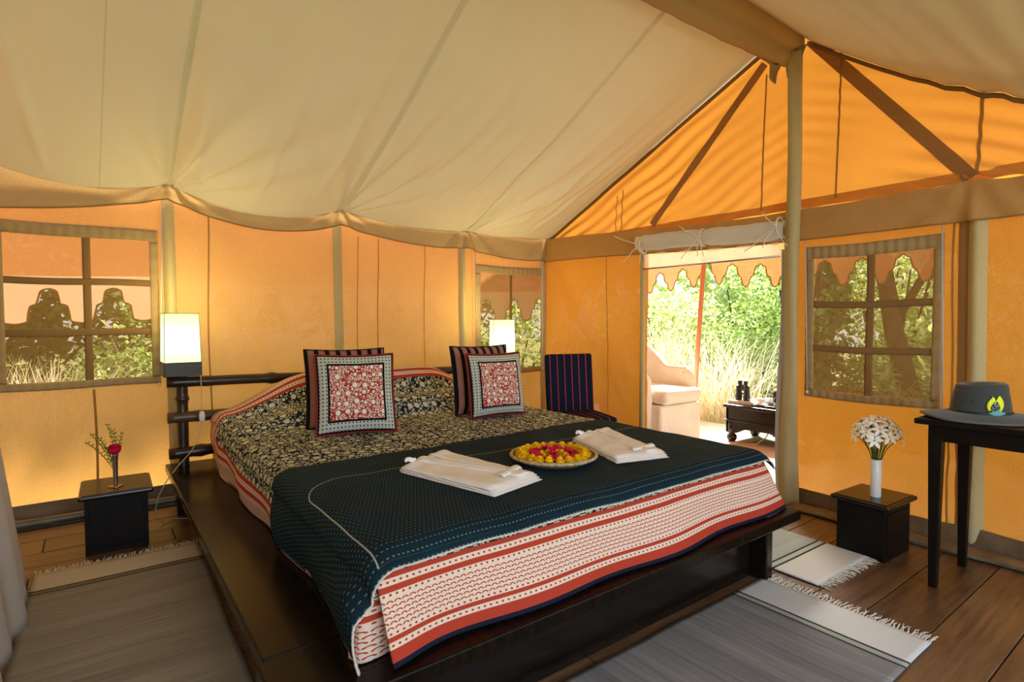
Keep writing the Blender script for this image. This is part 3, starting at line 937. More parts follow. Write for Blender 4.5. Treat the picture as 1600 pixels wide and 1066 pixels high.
# bedspread
EX0, EX1, EY0 = .60, 2.655, 1.45
CX = (EX0 + EX1) / 2; HW = (EX1 - EX0) / 2 - .07
YHEM = 4.10
def hump(x, y):
    d = abs(x - CX)
    hx = .07 + .22 * sst(1.02, .42, d)
    f1 = sst(3.36, 3.56, y) * .40
    f2 = sst(3.70, 3.93, y) * .60
    edge = .10 * sst(.6, 1.02, d) * sst(3.2, 3.5, y) * .5
    return hx * (f1 + f2) + edge * (1 - sst(.9, 1.0, 1.0)) - .02 * sst(3.93, 4.1, y)
def ztop(x, y):
    return .598 + hump(x, y) + .006 * nz(x * 2.5, y * 2.5) + .003 * nz(x * 7, y * 6, 3) + .012 * exp(-((y - 3.2) / .5) ** 2) * (1 - sst(.8, 1, abs(x - CX)))
def spread(x_s, y, off=0.0, sinkr=.31):
    """x_s: signed cloth distance from the bed centre line"""
    s = abs(x_s); sg = 1 if x_s > 0 else -1
    zt = ztop(CX + sg * min(s, HW), y) + off
    R = .075
    if s <= HW: return (CX + x_s, y, zt)
    a = (s - HW) / R
    wob = .012 * sin(y * 9 + sg) * 1.0 + .012 * nz(y * 4, sg * 3)
    if a < pi / 2:
        return (CX + sg * (HW + (R + off) * sin(a)), y, zt - R * (1 - cos(a)))
    d = (s - HW) - R * pi / 2
    z = zt - R - d
    cb_ = (-.050 * sst(1.80, 1.46, y) * min(1, d / .05)) if sg < 0 else 0
    bulge = -cb_ + .018 * sin(min(1, d / .2) * pi) + wob * min(1, d / .15)
    if z < sinkr: z = sinkr + (off)
    return (CX + sg * (HW + R + off + bulge - .01), y, z)
SL = HW + .075 * pi / 2 + .255
q = MB()
def q_main(u, v):
    xs = -SL + 2 * SL * u; y = EY0 + (YHEM - EY0) * v
    p = spread(xs, y)
    # foot rounding
    k = y - EY0
    if k < .05: p = (p[0], p[1], p[2] - .05 * (1 - sqrt(max(0, 1 - (1 - k / .05) ** 2))) )
    return p
q.grid(240, 220, q_main, lambda u, v: (-SL + 2 * SL * u, EY0 + (YHEM - EY0) * v + .09),
       lambda u, v: ((lambda xs, y: ((y if (SL - abs(xs)) < (YHEM + .06 - y) else xs), min(SL - abs(xs) + .13, (YHEM + .06 - y))))(-SL + 2 * SL * u, EY0 + (YHEM - EY0) * v)))
# foot panel
def q_foot(u, v):
    y = EY0; s = v
    xl = .605 + (.628 - .605) * s ; xr = 2.625 + (2.775 - 2.625) * s
    x = xl + (xr - xl) * u
    zt = ztop(CX - HW + 2 * HW * u, EY0) - .05
    ph = s * .30
    wv = (.014 * sin(u * 19) + .012 * sin(u * 7 + 1)) * s
    yy = EY0 - .012 * sin(min(1, s * 3) * pi / 2) - .040 * s ** 1.3 + wv - .030 * s * exp(-(u / .06) ** 2)
    z = zt + (.306 - zt) * s + (.008 * sin(u * 11) * s * (1 - s))
    return (x, yy, z)
LF = .335
q2 = MB()
q2.grid(160, 40, q_foot, lambda u, v: (-1.0 + 2.05 * u, EY0 + .09 - LF * v), lambda u, v: (2.1 * u, LF * (1 - v) + .0))
for d0 in (0,):
    def q_ret(u, v):
        z = .525 + (.306 - .525) * v; k = min(1, v * 5)
        x0 = .60 - .050 * k; a_ = u * pi / 2
        x = x0 + .05 * (1 - cos(a_)) + .12 * max(0, u - .5) * 2; y_ = 1.50 - .046 * sin(a_) + .01 * sin(u * 9)
        return (x, y_, z)
    q2.grid(20, 30, q_ret, lambda u, v: (-1.2 + .15 * u, EY0 + .09 - .30 * v), lambda u, v: (.15 * u, .12 + .28 * (1 - v)))
n0 = len(q.v); q.v += q2.v; q.f += [tuple(n0 + i for i in f) for f in q2.f]; q.uv += q2.uv; q.uv2 += q2.uv2
qo = q.build('bedspread', M['quilt'], smooth=True, solid=.006)
tag(qo, 'block-print floral bedspread with red scalloped border covering the bed', 'bedspread')

# navy throw
th = MB()
TY0, TY1 = EY0 - .012, 2.505
TSL = HW + .075 * pi / 2 + .245; TSR = HW + .10
def t_main(u, v):
    xs = -TSL + (TSL + TSR) * u
    lf = sst(-HW, -TSL, xs)
    y = TY0 + (TY1 - .015 * sin(u * 5) - .10 * lf - TY0) * v
    p = spread(xs, max(y, TY0), .011, .325)
    z = p[2] + .004 * nz(xs * 6, y * 6, 8) + .006 * sin((xs + y * .6) * 14) * exp(-hypot(xs + .55, y - 1.95) / .25)
    k = y - TY0
    if k < .06: z -= .040 * (1 - k / .06) ** 2
    return (p[0], p[1] - (.020 * (1 - k / .06) if k < .06 else 0), z)
def t_hem(u, v):
    xs = -TSL + (TSL + TSR) * u; y = TY0 + (TY1 - TY0) * v
    back = TY1 - y; side = xs + TSL; foot = y - TY0
    r = .18
    if back < .285 + r and side < .31 + r:
        e = .285 + r - hypot(.285 + r - back, .31 + r - side)
    else: e = min(back, side - .025)
    e2 = min(back, side, foot * 2.2)
    if e2 < .02: return (u * 3 + v, max(e2, 0))
    return (u * 3 + v, max(e, .03))
th.grid(260, 140, t_main, lambda u, v: ((TSL + TSR) * u, (TY1 - TY0) * v), t_hem)
to = th.build('throw_blanket', M['throw'], smooth=True, solid=.006)
b = MB()
pts = [t_main(0, 1 - i / 120) for i in range(120)] + [t_main(i / 240, 0) for i in range(241)]
pts = [(p[0], p[1] - .002, p[2]) for p in pts]
b.tube(pts, [.0028 + .0012 * (i % 2) for i in range(len(pts))], 7)
b.build('whip_stitch_edge', simple('whip_stitch_thread', (0.55, 0.52, 0.46, 1), .8, .1, nscale=300, namt=.6), to, smooth=True)
tag(to, 'navy stitched throw spread across the foot of the bed', 'blanket')

# ------------------------------------------------------------------ cushions
def cushion(name, label, x, y, yaw_, tilt, w, h, mat, pipe, th_=.13, group=None, seed=0, z=.618):
    e = empty(name, (x, y, z), yaw_)
    tag(e, label, 'cushion', group)
    N = 30
    def side(sgn):
        def f(u, v):
            a, c = 2 * u - 1, 2 * v - 1
            k = (max(0, 1 - a ** 4) * max(0, 1 - c ** 4)) ** .55
            ed = 1 - .05 * (1 - abs(a) ** 2) * abs(c) ** 3 - .05 * (1 - abs(c) ** 2) * abs(a) ** 3
            px = a * w / 2 * (1 - .045 * (1 - c * c)); pz = c * h / 2 * (1 - .05 * (1 - a * a)) + h / 2
            d = -sgn * (th_ / 2) * k * (1 + .12 * nz(a * 2, c * 2, seed)) + .004 * nz(a * 5, c * 5, seed + 3)
            return (px, d * cos(tilt) + pz * sin(tilt), pz * cos(tilt) - d * sin(tilt))
        return f
    for sgn, nm in ((1, 'cover_front'), (-1, 'cover_back')):
        b = MB(); b.grid(N, N, side(sgn)); b.build(nm, mat, e, smooth=True)
    f = side(1); pts = []
    for i in range(N): pts.append(f(i / N, 0))
    for i in range(N): pts.append(f(1, i / N))
    for i in range(N): pts.append(f(1 - i / N, 1))
    for i in range(N + 1): pts.append(f(0, 1 - i / N))
    b = MB(); b.tube(pts, .0055, 8); b.build('piping', pipe, e, smooth=True)
    return e
cushion('cushion', 'red floral square cushion with dotted border, left pair of pillows', 1.163, 2.998, -.27, .273, .435, .455, M['cushion_front'], M['piping_red'], .13, 'front cushions on the bed', 1)
cushion('cushion', 'striped maroon and black cushion behind the left floral one', 1.205, 3.25, -.218, .273, .474, .475, M['cushion_back'], M['piping_black'], .12, 'back cushions on the bed', 2)
cushion('cushion', 'red floral square cushion in front of the glowing right lamp', 2.122, 2.99, -.068, .173, .413, .42, M['cushion_front'], M['piping_red'], .13, 'front cushions on the bed', 3)
cushion('cushion', 'striped maroon and black cushion behind the right floral one', 2.130, 3.17, -.027, .165, .454, .462, M['cushion_back'], M['piping_black'], .12, 'back cushions on the bed', 4)

# ------------------------------------------------------------------ folded robes
def robe(label, A, B, C_, D_, seed):
    """A head-left, B head-right, C_ foot-right, D_ foot-left"""
    A, B, C_, D_ = [(*q_, 0.0) for q_ in (A, B, C_, D_)]
    c = (Vector(A) + Vector(B) + Vector(C_) + Vector(D_)) / 4
    e = empty('folded_robe', (c.x, c.y, .612)); tag(e, label, 'robe', 'folded cotton robes on the throw')
    P = lambda u, v: (Vector(D_).lerp(Vector(C_), u)).lerp(Vector(A).lerp(Vector(B), u), v) - c
    nl = 3
    for k in range(nl):
        ins = .005 * k
        def f(u, v, k=k):
            uu = ins + (1 - 2 * ins) * u; p = P(uu, .02 * k + (1 - .03 * k) * v)
            ed = (max(0, 1 - (2 * u - 1) ** 8) * max(0, 1 - (2 * v - 1) ** 8)) ** .5
            zz_ = .003 + .008 * k + .012 * ed ** .6 + .004 * nz(u * 4, v * 6, seed + k)
            if k == nl - 1:
                zz_ += .012 * exp(-((v - .93) / .05) ** 2) * ed + .005 * sin(u * 9 + v * 5) * ed * .5
                zz_ += .010 * exp(-((u - .35 - .4 * (1 - v)) / .05) ** 2) * ed
            return (p.x, p.y, zz_)
        t_ = MB(); t_.grid(30, 40, f); n1 = len(t_.v)
        def f2(u, v, k=k):
            p = f(u, v); return (p[0], p[1], .001 + .008 * k)
        t_.grid(30, 40, f2)
        t_.build('folded_layer', M['cotton'], e, smooth=True)
    # collar lapels and the sash
    for s0, s1, w in ((.30, .70, .055), (.62, .80, .05)):
        b = MB()
        def g(u, v):
            uu = s0 + (s1 - s0) * (1 - v) + (u - .5) * w * 2; p = P(max(.03, min(.97, uu)), .06 + .88 * v)
            return (p.x, p.y,   .030 + .006 * sin(pi * u) + .008 * exp(-((v - .93) / .06) ** 2) + .002 * nz(u * 3, v * 9))
        b.grid(6, 30, g); b.build('lapel', M['cotton'], e, smooth=True, solid=.003)
    b = MB()
    def h(u, v):
        p = P(.45 + .56 * u, .12 + .07 * v + .05 * u)
        return (p.x, p.y, .034 + .006 * sin(pi * v) - .028 * sst(.9, 1, u))
    b.grid(20, 6, h); b.build('sash', M['cotton'], e, smooth=True, solid=.004)
    b = MB()
    b.tube([P(.06 + .20 * i / 10, .94 + .015 * sin(i)) + Vector((0, 0, .045 + .006 * sin(i * .6))) for i in range(11)], [.005 + .006 * sin(pi * i / 10) for i in range(11)], 8)
    b.build('collar_roll', M['cotton'], e, smooth=True)
robe('cream folded cotton robe on the throw left of the flower tray', (1.01, 2.155), (1.305, 2.32), (1.42, 1.70), (1.14, 1.635), 1)
robe('white folded cotton robe on the throw right of the flower tray', (1.995, 2.15), (2.335, 2.235), (2.12, 1.625), (1.84, 1.69), 5)

# ------------------------------------------------------------------ flower tray
TX, TY, TZ = 1.655, 1.905, .612
tr_ = empty('wicker_tray', (TX, TY, TZ)); tag(tr_, 'round shallow woven wicker tray holding marigolds and rose petals', 'tray')
b = MB(); b.lathe([(.001, .004), (.10, .004), (.15, .010), (.185, .026), (.193, .030), (.190, .022), (.155, .003), (.10, .0), (.001, .0)], 48); b.build('dish', M['basket'], tr_, smooth=True)
b = MB()
pts = [(cos(a) * .192, sin(a) * .192, .031) for a in [2 * pi * k / 96 for k in range(97)]]
b.tube(pts, [.0065 + .002 * (k % 2) for k in range(97)], 8)
b.build('rim_coil', simple('rim_cane', (0.48, 0.36, 0.22, 1), .5, .3, nscale=60, namt=.5), tr_, smooth=True)
random.seed(11)
def marigold_mesh():
    b = MB()
    for ring, (n, rr, zz_, tilt_) in enumerate(((14, .018, .004, .2), (12, .015, .010, .6), (9, .010, .014, 1.0), (6, .005, .016, 1.3))):
        for k in range(n):
            a = 2 * pi * k / n + ring * .3
            c = Vector((cos(a) * rr * .55, sin(a) * rr * .55, zz_)); out = Vector((cos(a), sin(a), 0)); up = Vector((0, 0, 1))
            d = out * cos(tilt_) + up * sin(tilt_); sd = Vector((-sin(a), cos(a), 0))
            L = .011
            b.quad(c - sd * .003, c + d * L * .7 - sd * .0055 - up * .001, c + d * L, c + d * L * .7 + sd * .0055 - up * .001)
    b.lathe([(.001, 0), (.012, .002), (.014, .008), (.008, .013), (.001, .014)], 10)
    return b
proto = None
GY_ = 'marigold heads laid in two rings on the tray'
for rr, n in ((.146, 21), (.058, 10)):
    for k in range(n):
        a = 2 * pi * (k + random.uniform(-.15, .15)) / n
        if proto is None:
            proto = marigold_mesh().build('marigold', M['marigold']); o = proto
        else:
            o = proto.copy(); COL.objects.link(o)
        o.location = (TX + cos(a) * rr, TY + sin(a) * rr, TZ + (.020 if rr > .1 else .012))
        o.rotation_euler = (random.uniform(-.3, .3), random.uniform(-.3, .3), random.uniform(0, 6))
        s_ = random.uniform(1.3, 1.55) if rr > .1 else random.uniform(1.05, 1.25); o.scale = (s_, s_, s_)
        tag(o, 'yellow marigold head lying in the outer ring on the wicker tray' if rr > .1 else 'yellow marigold head lying in the small inner ring on the tray', 'flower',
            'marigolds in the outer ring' if rr > .1 else 'marigolds in the inner ring')
pp = None
for rr, n in ((.104, 26), (.088, 16), (.012, 5)):
    for k in range(n):
        a = 2 * pi * (k + random.uniform(-.3, .3)) / n
        if pp is None:
            b = MB(); b.grid(4, 4, lambda u, v: ((u - .5) * .024 * (1 - .5 * abs(v - .5)), (v - .5) * .026, .012 * ((u - .5) ** 2 + (v - .5) ** 2) * 2 + .002))
            pp = b.build('rose_petal', M['petal_red'], smooth=True, solid=.001); o = pp
        else:
            o = pp.copy(); COL.objects.link(o)
        o.location = (TX + cos(a) * rr, TY + sin(a) * rr, TZ + .016 + random.uniform(0, .016))
        o.rotation_euler = (random.uniform(-.8, .8), random.uniform(-.8, .8), random.uniform(0, 6))
        s_ = random.uniform(.9, 1.35); o.scale = (s_, s_, s_)
        if rr > .05: tag(o, 'crimson rose petal in the ring between the marigold circles', 'petal', 'rose petals in the ring')
        else: tag(o, 'crimson rose petal at the centre of the flower tray', 'petal', 'rose petals at the tray centre')

# ------------------------------------------------------------------ bedside lamps
def lamp(x, y, rz, label, sw_at, z=.893, w=.205):
    e = empty('bedside_lamp', (x, y, z), rz); tag(e, label, 'lamp')
    b = MB(); b.box(-w / 2 - .004, w / 2 + .004, -w / 2 - .004, w / 2 + .004, 0, .092); b.build('base', M['lampbase'], e, bevel=.004)
    b = MB(); h = .312
    n = len(b.v)
    b.taper((0, 0, .092), w, w, (0, 0, .092 + h), w * .94, w * .94)
    b.f = b.f[2:]
    b.build('shade', M['shade'], e)
    b = MB(); ww = w * .94 / 2
    for p, q_ in (((-ww, -ww), (ww, -ww)), ((ww, -ww), (ww, ww)), ((ww, ww), (-ww, ww)), ((-ww, ww), (-ww, -ww))):
        b.tube([(p[0], p[1], .092 + h), (q_[0], q_[1], .092 + h)], .003, 6)
        b.tube([(p[0], p[1], .092 + h), (p[0] / .94, p[1] / .94, .092)], .0022, 6)
    b.build('shade_frame', simple('shade_wire', (0.5, 0.6, 0.2, 1), .5, .3), e, smooth=True)
    return e
L1 = lamp(.448, 4.215, .02, 'glowing square paper lamp on the left bamboo headboard post', None)
L2 = lamp(3.02, 4.20, -.42, 'glowing square paper lamp behind the right pair of cushions', None, .85)
b = MB(); c0 = (.448, 4.215, .893)
pts = [(.546, 4.11, .90), (.548, 4.10, .80), (.546, 4.095, .70), (.544, 4.09, .66)]
b.tube([tuple(p[i] - c0[i] for i in range(3)) for p in pts], .003, 6)
pts = [(.544, 4.09, .60), (.53, 4.08, .52), (.48, 4.06, .42), (.40, 4.04, .34), (.335, 4.02, .26), (.29, 4.0, .18), (.27, 3.98, .10), (.275, 3.98, .04), (.31, 4.02, .008), (.38, 4.06, .006), (.46, 4.0, .006)]
b.tube([tuple(p[i] - c0[i] for i in range(3)) for p in pts], .003, 6)
b.build('cord', M['cord'], L1, smooth=True).rotation_euler = (0, 0, -.02)
b = MB(); b.lathe([(.004, -.036), (.015, -.030), (.018, -.01), (.018, .012), (.013, .032), (.004, .036)], 12, (.544 - c0[0], 4.088 - c0[1], .63 - c0[2]), 1, .7)
b.build('switch', M['white_plastic'], L1, smooth=True)
# point lights added just above the shades for the lamps' glow
for x, y, z in ((.448, 4.215, 1.14), (3.02, 4.20, 1.10)):
    ld = bpy.data.lights.new('bulb', 'POINT'); ld.energy = 8; ld.color = (1.0, 0.82, 0.32); ld.shadow_soft_size = .06
    lo = bpy.data.objects.new('bulb', ld); COL.objects.link(lo); lo.location = (x, y, z + .24)

# ------------------------------------------------------------------ nightstands
def stand(x, y, rz, w, d, h, label, ov=.026):
    e = empty('nightstand', (x, y, 0), rz); tag(e, label, 'nightstand')
    b = MB(); b.box(-w / 2, w / 2, -d / 2, d / 2, 0, h - .03); b.build('body', M['darkmat'], e, bevel=.003)
    b = MB(); b.box(-w / 2 - ov, w / 2 + ov, -d / 2 - ov, d / 2 + ov, h - .028, h - .004); b.build('top', M['dark'], e, bevel=.009, seg=3)
    b = MB(); b.box(-w / 2 - ov + .016, w / 2 + ov - .016, -d / 2 - ov + .016, d / 2 + ov - .016, h - .008, h); b.build('top_panel', M['dark'], e, bevel=.002)
    b = MB(); b.box(-w / 2 + .02, w / 2 - .02, -d / 2 - .004, -d / 2 + .002, .03, h - .06); b.build('door', M['darkmat'], e, bevel=.002)
    return e
stand(.08, 3.86, -.02, .283, .34, .329, 'small dark wooden box nightstand left of the bed, with the rose vase')
stand(3.364, 1.234, -.051, .294, .237, .305, 'small dark wooden box nightstand below the gable window, with white flowers')

# left bud vase with rose and sprig
vb = empty('bud_vase', (.076, 3.80, .329)); tag(vb, 'slim steel bud vase with a round brass foot', 'vase')
b = MB(); b.lathe([(.001, 0), (.036, 0), (.037, .003), (.012, .006), (.001, .006)], 24); b.build('foot', M['brass'], vb, smooth=True)
b = MB(); b.lathe([(.010, .005), (.011, .02), (.0135, .175), (.0145, .178), (.011, .178), (.010, .15)], 16); b.build('tube', M['steel'], vb, smooth=True)
ro = empty('rose', (.076, 3.80, .35)); tag(ro, 'deep pink rose in the steel bud vase', 'flower')
b = MB(); b.tube([(0, 0, 0), (.001, 0, .10), (0, 0, .17)], .003, 6); b.build('stem', M['stem'], ro, smooth=True)
b = MB(); random.seed(2)
for ring, (n, R0, H0) in enumerate(((5, .031, .040), (5, .027, .048), (5, .021, .054), (4, .014, .058), (3, .007, .060))):
    for k in range(n):
        a = 2 * pi * k / n + ring * .7
        def f(u, v, a=a, R0=R0, H0=H0, ring=ring):
            aa = a + (u - .5) * 1.7 * (.35 + .65 * sin(pi * min(1, .15 + .7 * v)))
            rr = R0 * sin(pi * min(.62, .08 + .60 * v)) + (.005 * sst(.8, 1, v) if ring < 3 else 0)
            return (cos(aa) * rr, sin(aa) * rr, .155 + H0 * v + .004 * sin(u * pi))
        b.grid(6, 6, f)
b.uv = []; b.build('petals', M['rose'], ro, smooth=True)
sg_ = empty('leaf_sprig', (.076, 3.802, .40)); tag(sg_, 'feathery green sprig standing in the steel bud vase', 'foliage')
b = MB(); random.seed(9)
for (tx, ty, tz) in ((-.10, .0, .225), (-.065, 0, .20), (-.03, .02, .27), (-.005, -.01, .24), (.035, .0, .215), (-.12, .01, .18), (-.05, -.01, .16)):
    p0 = Vector((0, .008, 0)); p1 = Vector((tx, ty, tz)); mid = p0.lerp(p1, .5) + Vector((.02 if tx < 0 else -.01, 0, .02))
    pts = [p0 * (1 - t) ** 2 + mid * 2 * t * (1 - t) + p1 * t * t for t in [i / 10 for i in range(11)]]
    b.tube(pts, .0018, 4)
    for i in range(3, 11):
        for s_ in (-1, 1, -1, 1):
            d = Vector((s_ * random.uniform(.3, .8), random.uniform(-.6, .6), random.uniform(.3, .9))).normalized() * random.uniform(.012, .024)
            c = pts[i]; sd = d.cross(Vector((0, 1, 0.2))).normalized() * .0028
            b.quad(c, c + d * .5 + sd, c + d, c + d * .5 - sd)
b.build('leaves', M['leaf_sprig'], sg_)

# right vase with white flowers
VX_, VY_, VZ_ = 3.318, 1.208, .305
vs = empty('cylinder_vase', (VX_, VY_, VZ_)); tag(vs, 'tall white ceramic cylinder vase on the nightstand below the window', 'vase')
b = MB(); b.lathe([(.001, 0), (.024, 0), (.0255, .004), (.0265, .20), (.0245, .203), (.0225, .20), (.022, .02), (.001, .02)], 28); b.build('body', M['ceramic'], vs, smooth=True)
# each bloom: stem, petals, centre
random.seed(21)
def bloom_parts(seed):
    random.seed(seed)
    b = MB(); n = 6
    for k in range(n):
        a = 2 * pi * k / n + random.uniform(-.15, .15); L = .040; tl = random.uniform(-.1, .45)
        def f(u, v, a=a, tl=tl, L=L):
            w = .018 * sin(pi * (.08 + .88 * v)) * (u - .5); rr = .003 + L * v * cos(tl); z = L * v * sin(tl) - .012 * v * v + .003 * abs(u - .5)
            return (cos(a) * rr - sin(a) * w, sin(a) * rr + cos(a) * w, z)
        b.grid(2, 5, f)
    b.uv = []
    return b
petm = [bloom_parts(s_).build('petals', M['petal_white'], smooth=True) for s_ in (1, 2, 3)]
cb = MB(); cb.lathe([(.001, 0), (.005, .002), (.005, .006), (.001, .008)], 8); cenm = cb.build('flower_centre', M['pistil'], smooth=True)
first = [True] * 4
random.seed(33)
for k in range(26):
    # head positions over a flattened dome
    t = (k + .5) / 26; ph = math.acos(1 - .95 * t); a = k * 2.39996
    R_ = .125
    hx, hy, hz = sin(ph) * cos(a) * R_, sin(ph) * sin(a) * R_ * .9, .40 + (cos(ph) - .75) * .115
    e = empty('white_flower', (VX_ + hx, VY_ + hy, VZ_ + hz))
    tag(e, 'white star-shaped flower in the dense bunch in the ceramic vase', 'flower', 'white flowers in the ceramic vase')
    dvec = Vector((sin(ph) * cos(a), sin(ph) * sin(a), cos(ph) + .35)).normalized()
    rot = dvec.to_track_quat('Z', 'Y').to_euler()
    i = k % 3
    if first[i]: o = petm[i]; first[i] = False
    else: o = petm[i].copy(); COL.objects.link(o)
    o.parent = e; o.rotation_euler = rot; s_ = random.uniform(.85, 1.15); o.scale = (s_,) * 3
    if first[3]: o = cenm; first[3] = False
    else: o = cenm.copy(); COL.objects.link(o)
    o.parent = e; o.rotation_euler = rot
    b = MB(); p1 = Vector((0, 0, 0)); p0 = Vector((-hx + .012 * cos(a), -hy + .012 * sin(a), .12 - hz)); mid = Vector((-hx * .85, -hy * .85, .27 - hz))
    pts = [p0 * (1 - t_) ** 2 + mid * 2 * t_ * (1 - t_) + p1 * t_ * t_ for t_ in [q_ / 8 for q_ in range(9)]]
    b.tube(pts, .0022, 5); b.build('stem', M['stem'], e, smooth=True)

# ------------------------------------------------------------------ console table
ct = empty('console_table', (3.30, .40, 0)); tag(ct, 'tall narrow dark wooden console table holding the felt hat', 'table')
b = MB(); b.box(-.245, .26, -.62, .56, .765, .79); b.build('tabletop', M['darkmat'], ct, bevel=.004)
b = MB(); b.box(-.205, .225, -.575, .515, .69, .764); b.build('apron', M['darkmat'], ct, bevel=.002)
for lx, ly in ((-.18, .488), (.198, .476), (-.18, -.545), (.198, -.545)):
    b = MB(); b.taper((lx, ly, 0), .032, .032, (lx, ly, .70), .054, .054); b.build('leg', M['darkmat'], ct, bevel=.003)

# hat
hat = empty('felt_hat', (3.265, .765, .792), radians(-60)); tag(hat, 'dark grey felt brimmed hat with feathers lying on the console table', 'hat')
def brim(u, v):
    a = 2 * pi * u; r = .092 + (.208 - .092) * v
    ex = 1.0 + .0 * cos(a)
    z = .030 - .028 * v ** 1.5 + .012 * v * cos(2 * a) * 1.0
    return (cos(a) * r * 1.10, sin(a) * r * .98, max(.003, z))
b = MB(); b.grid(64, 12, brim); b.build('brim', M['hat'], hat, smooth=True, solid=.004)
def crown(u, v):
    a = 2 * pi * u
    if v < .62:
        t = v / .62; r = .101 - .016 * t ** 1.5; z = .026 + .130 * t
    elif v < .78:
        t = (v - .62) / .16; r = .085 - .014 * t; z = .156 + .008 * sin(t * pi * .6)
    else:
        t = (v - .78) / .22; r = .071 * (1 - t); z = .1636 - .026 * sst(0, 1, t)
    return (cos(a) * r * 1.12, sin(a) * r * .94, z + .006 * cos(a) * (v > .5) )
b = MB(); b.grid(64, 40, crown); b.build('crown', M['hat'], hat, smooth=True)
b = MB(); b.grid(64, 2, lambda u, v: (cos(2 * pi * u) * .1155, sin(2 * pi * u) * .0975, .027 + .013 * v)); b.build('hat_band', M['hatband'], hat, smooth=True, solid=.003)
fe = []
# feathers face the camera side of the crown
def feather(name, mat, a0, z0, L, w, lean, off):
    b = MB()
    def f(u, v):
        ww = w * sin(pi * (.08 + .86 * v)) * (u - .5)
        a = a0 + (lean * v * L + ww) / .105
        z = z0 + L * v
        rx = .1135 - .016 * max(0, (z - .026) / .118) ** 1.5; ry = .0955 - .016 * max(0, (z - .026) / .118) ** 1.5
        return (cos(a) * (rx + off), sin(a) * (ry + off), z)
    b.grid(4, 8, f); return b.build(name, mat, hat, smooth=True, solid=.001)
A0 = radians(-80)
feather('feather', M['feather_y'], A0 - .16, .050, .060, .030, .25, .005)
feather('feather', M['feather_y'], A0 + .17, .048, .068, .032, .05, .006)
feather('feather', M['feather_b'], A0 + .0, .036, .056, .030, .1, .009)
feather('feather', M['feather_b'], A0 + .02, .085, .030, .016, -.3, .004)
feather('feather', M['feather_g'], A0 + .05, .030, .020, .060, .2, .010)
b = MB()
for a_ in (-1.0, -1.35):
    b.lathe([(.001, 0), (.0035, 0), (.0035, .003), (.001, .003)], 8, (cos(A0 + a_ + .35) * .112, sin(A0 + a_ + .35) * .094, .085))
b.build('eyelets', M['hatband'], hat)

# ------------------------------------------------------------------ rugs
def rug(name, label, loc, rz, L, w, mat, seed, fr_len=.065):
    """origin at the middle of the visible end; the weave runs along +x"""
    e = empty(name, (loc[0], loc[1], 0), rz); tag(e, label, 'rug')
    b = MB()
    b.grid(80, 30, lambda u, v: (L * u, (v - .5) * w * (1 + .01 * nz(u * 4, seed)) + .004 * nz(u * 7, v, seed), .005 + .0025 * (1 + nz(u * L * 3, v * 2, seed))),
           lambda u, v: (L * u, w * v))
    b.build('weave', mat, e, smooth=True, solid=.005)
    random.seed(seed); b = MB(); n = int(w / .0080)
    for k in range(n):
        y = -w / 2 + w * (k + .5) / n
        p = Vector((.004, y, .008)); pts = [p]; d = random.uniform(-.5, .5)
        ln = fr_len * random.uniform(.7, 1.1)
        for q_ in range(4):
            p = p + Vector((-ln / 4, ln / 4 * (d * .5 + random.uniform(-.35, .35)), 0)); pts.append(Vector((p.x, p.y, .006 + random.uniform(0, .006))))
        b.tube(pts, [.0030, .0034, .0028, .0022, .0012], 4)
    o = b.build('fringe', M['fringe'], e); o['kind'] = 'stuff'
    return e
rug('striped_rug', 'tan striped fringed cotton rug on the left beside the bed', (.088, 3.545), radians(-90) - .02, 2.6, .70, M['rug_left'], 1)
rug('striped_rug', 'large grey striped fringed cotton rug at the foot of the bed', (2.55, 1.065), pi, 1.9, .68, M['rug_right'], 2, .075)
rug('striped_rug', 'pale striped fringed rug on the right between bed and nightstand', (2.955, 1.20), radians(90) - .02, 2.3, .54, M['rug_side'], 3, .06)

# ------------------------------------------------------------------ striped chair
ch = empty('upholstered_chair', (3.30, 3.56, 0), radians(-20)); tag(ch, 'navy and red striped upholstered side chair in the corner beyond the bed', 'chair')
def pad(nm, w, d, h, loc, rotx, mat):
    b = MB(); N = 16
    # rounded slab from six grids
    def P(x, y, z):
        return (x * w / 2, y * d / 2, z * h / 2)
    b.box(-w / 2, w / 2, -d / 2, d / 2, -h / 2, h / 2)
    o = b.build(nm, mat, ch, bevel=.025, seg=4, smooth=True)
    o.location = loc; o.rotation_euler = (rotx, 0, 0)
    me = o.data; l1 = me.uv_layers.new(name='pat')
    for lp in me.loops:
        co_ = me.vertices[lp.vertex_index].co; l1.data[lp.index].uv = (co_.x / .44, (co_.z if h > d else co_.y) / .44)
    return o
pad('backrest', .44, .055, .56, (0, .05, .675), radians(-6), M['chair'])
pad('seat', .45, .46, .09, (0, -.20, .42), 0, M['chair'])
for lx, ly in ((-.19, -.38), (.19, -.38), (-.19, .0), (.19, .0)):
    b = MB(); b.taper((lx, ly, 0), .03, .03, (lx, ly, .375), .045, .045); b.build('leg', M['darkmat'], ch, bevel=.003)

# ------------------------------------------------------------------ left curtain
cu = MB()
def curt(u, v):
    y = 2.15 + 1.42 * u; z = .004 + 2.1 * v
    x = -.275 - .24 * v + .012 * sin(u * 34) + .016 * sin(u * 11 + 1) - .06 * sst(.93, 1.0, u)
    return (x, y, z)
cu.grid(140, 50, curt); tag(cu.build('sheer_curtain', M['sheer'], smooth=True, solid=.003), 'pale bluish cotton curtain hanging at the far left edge', 'curtain')

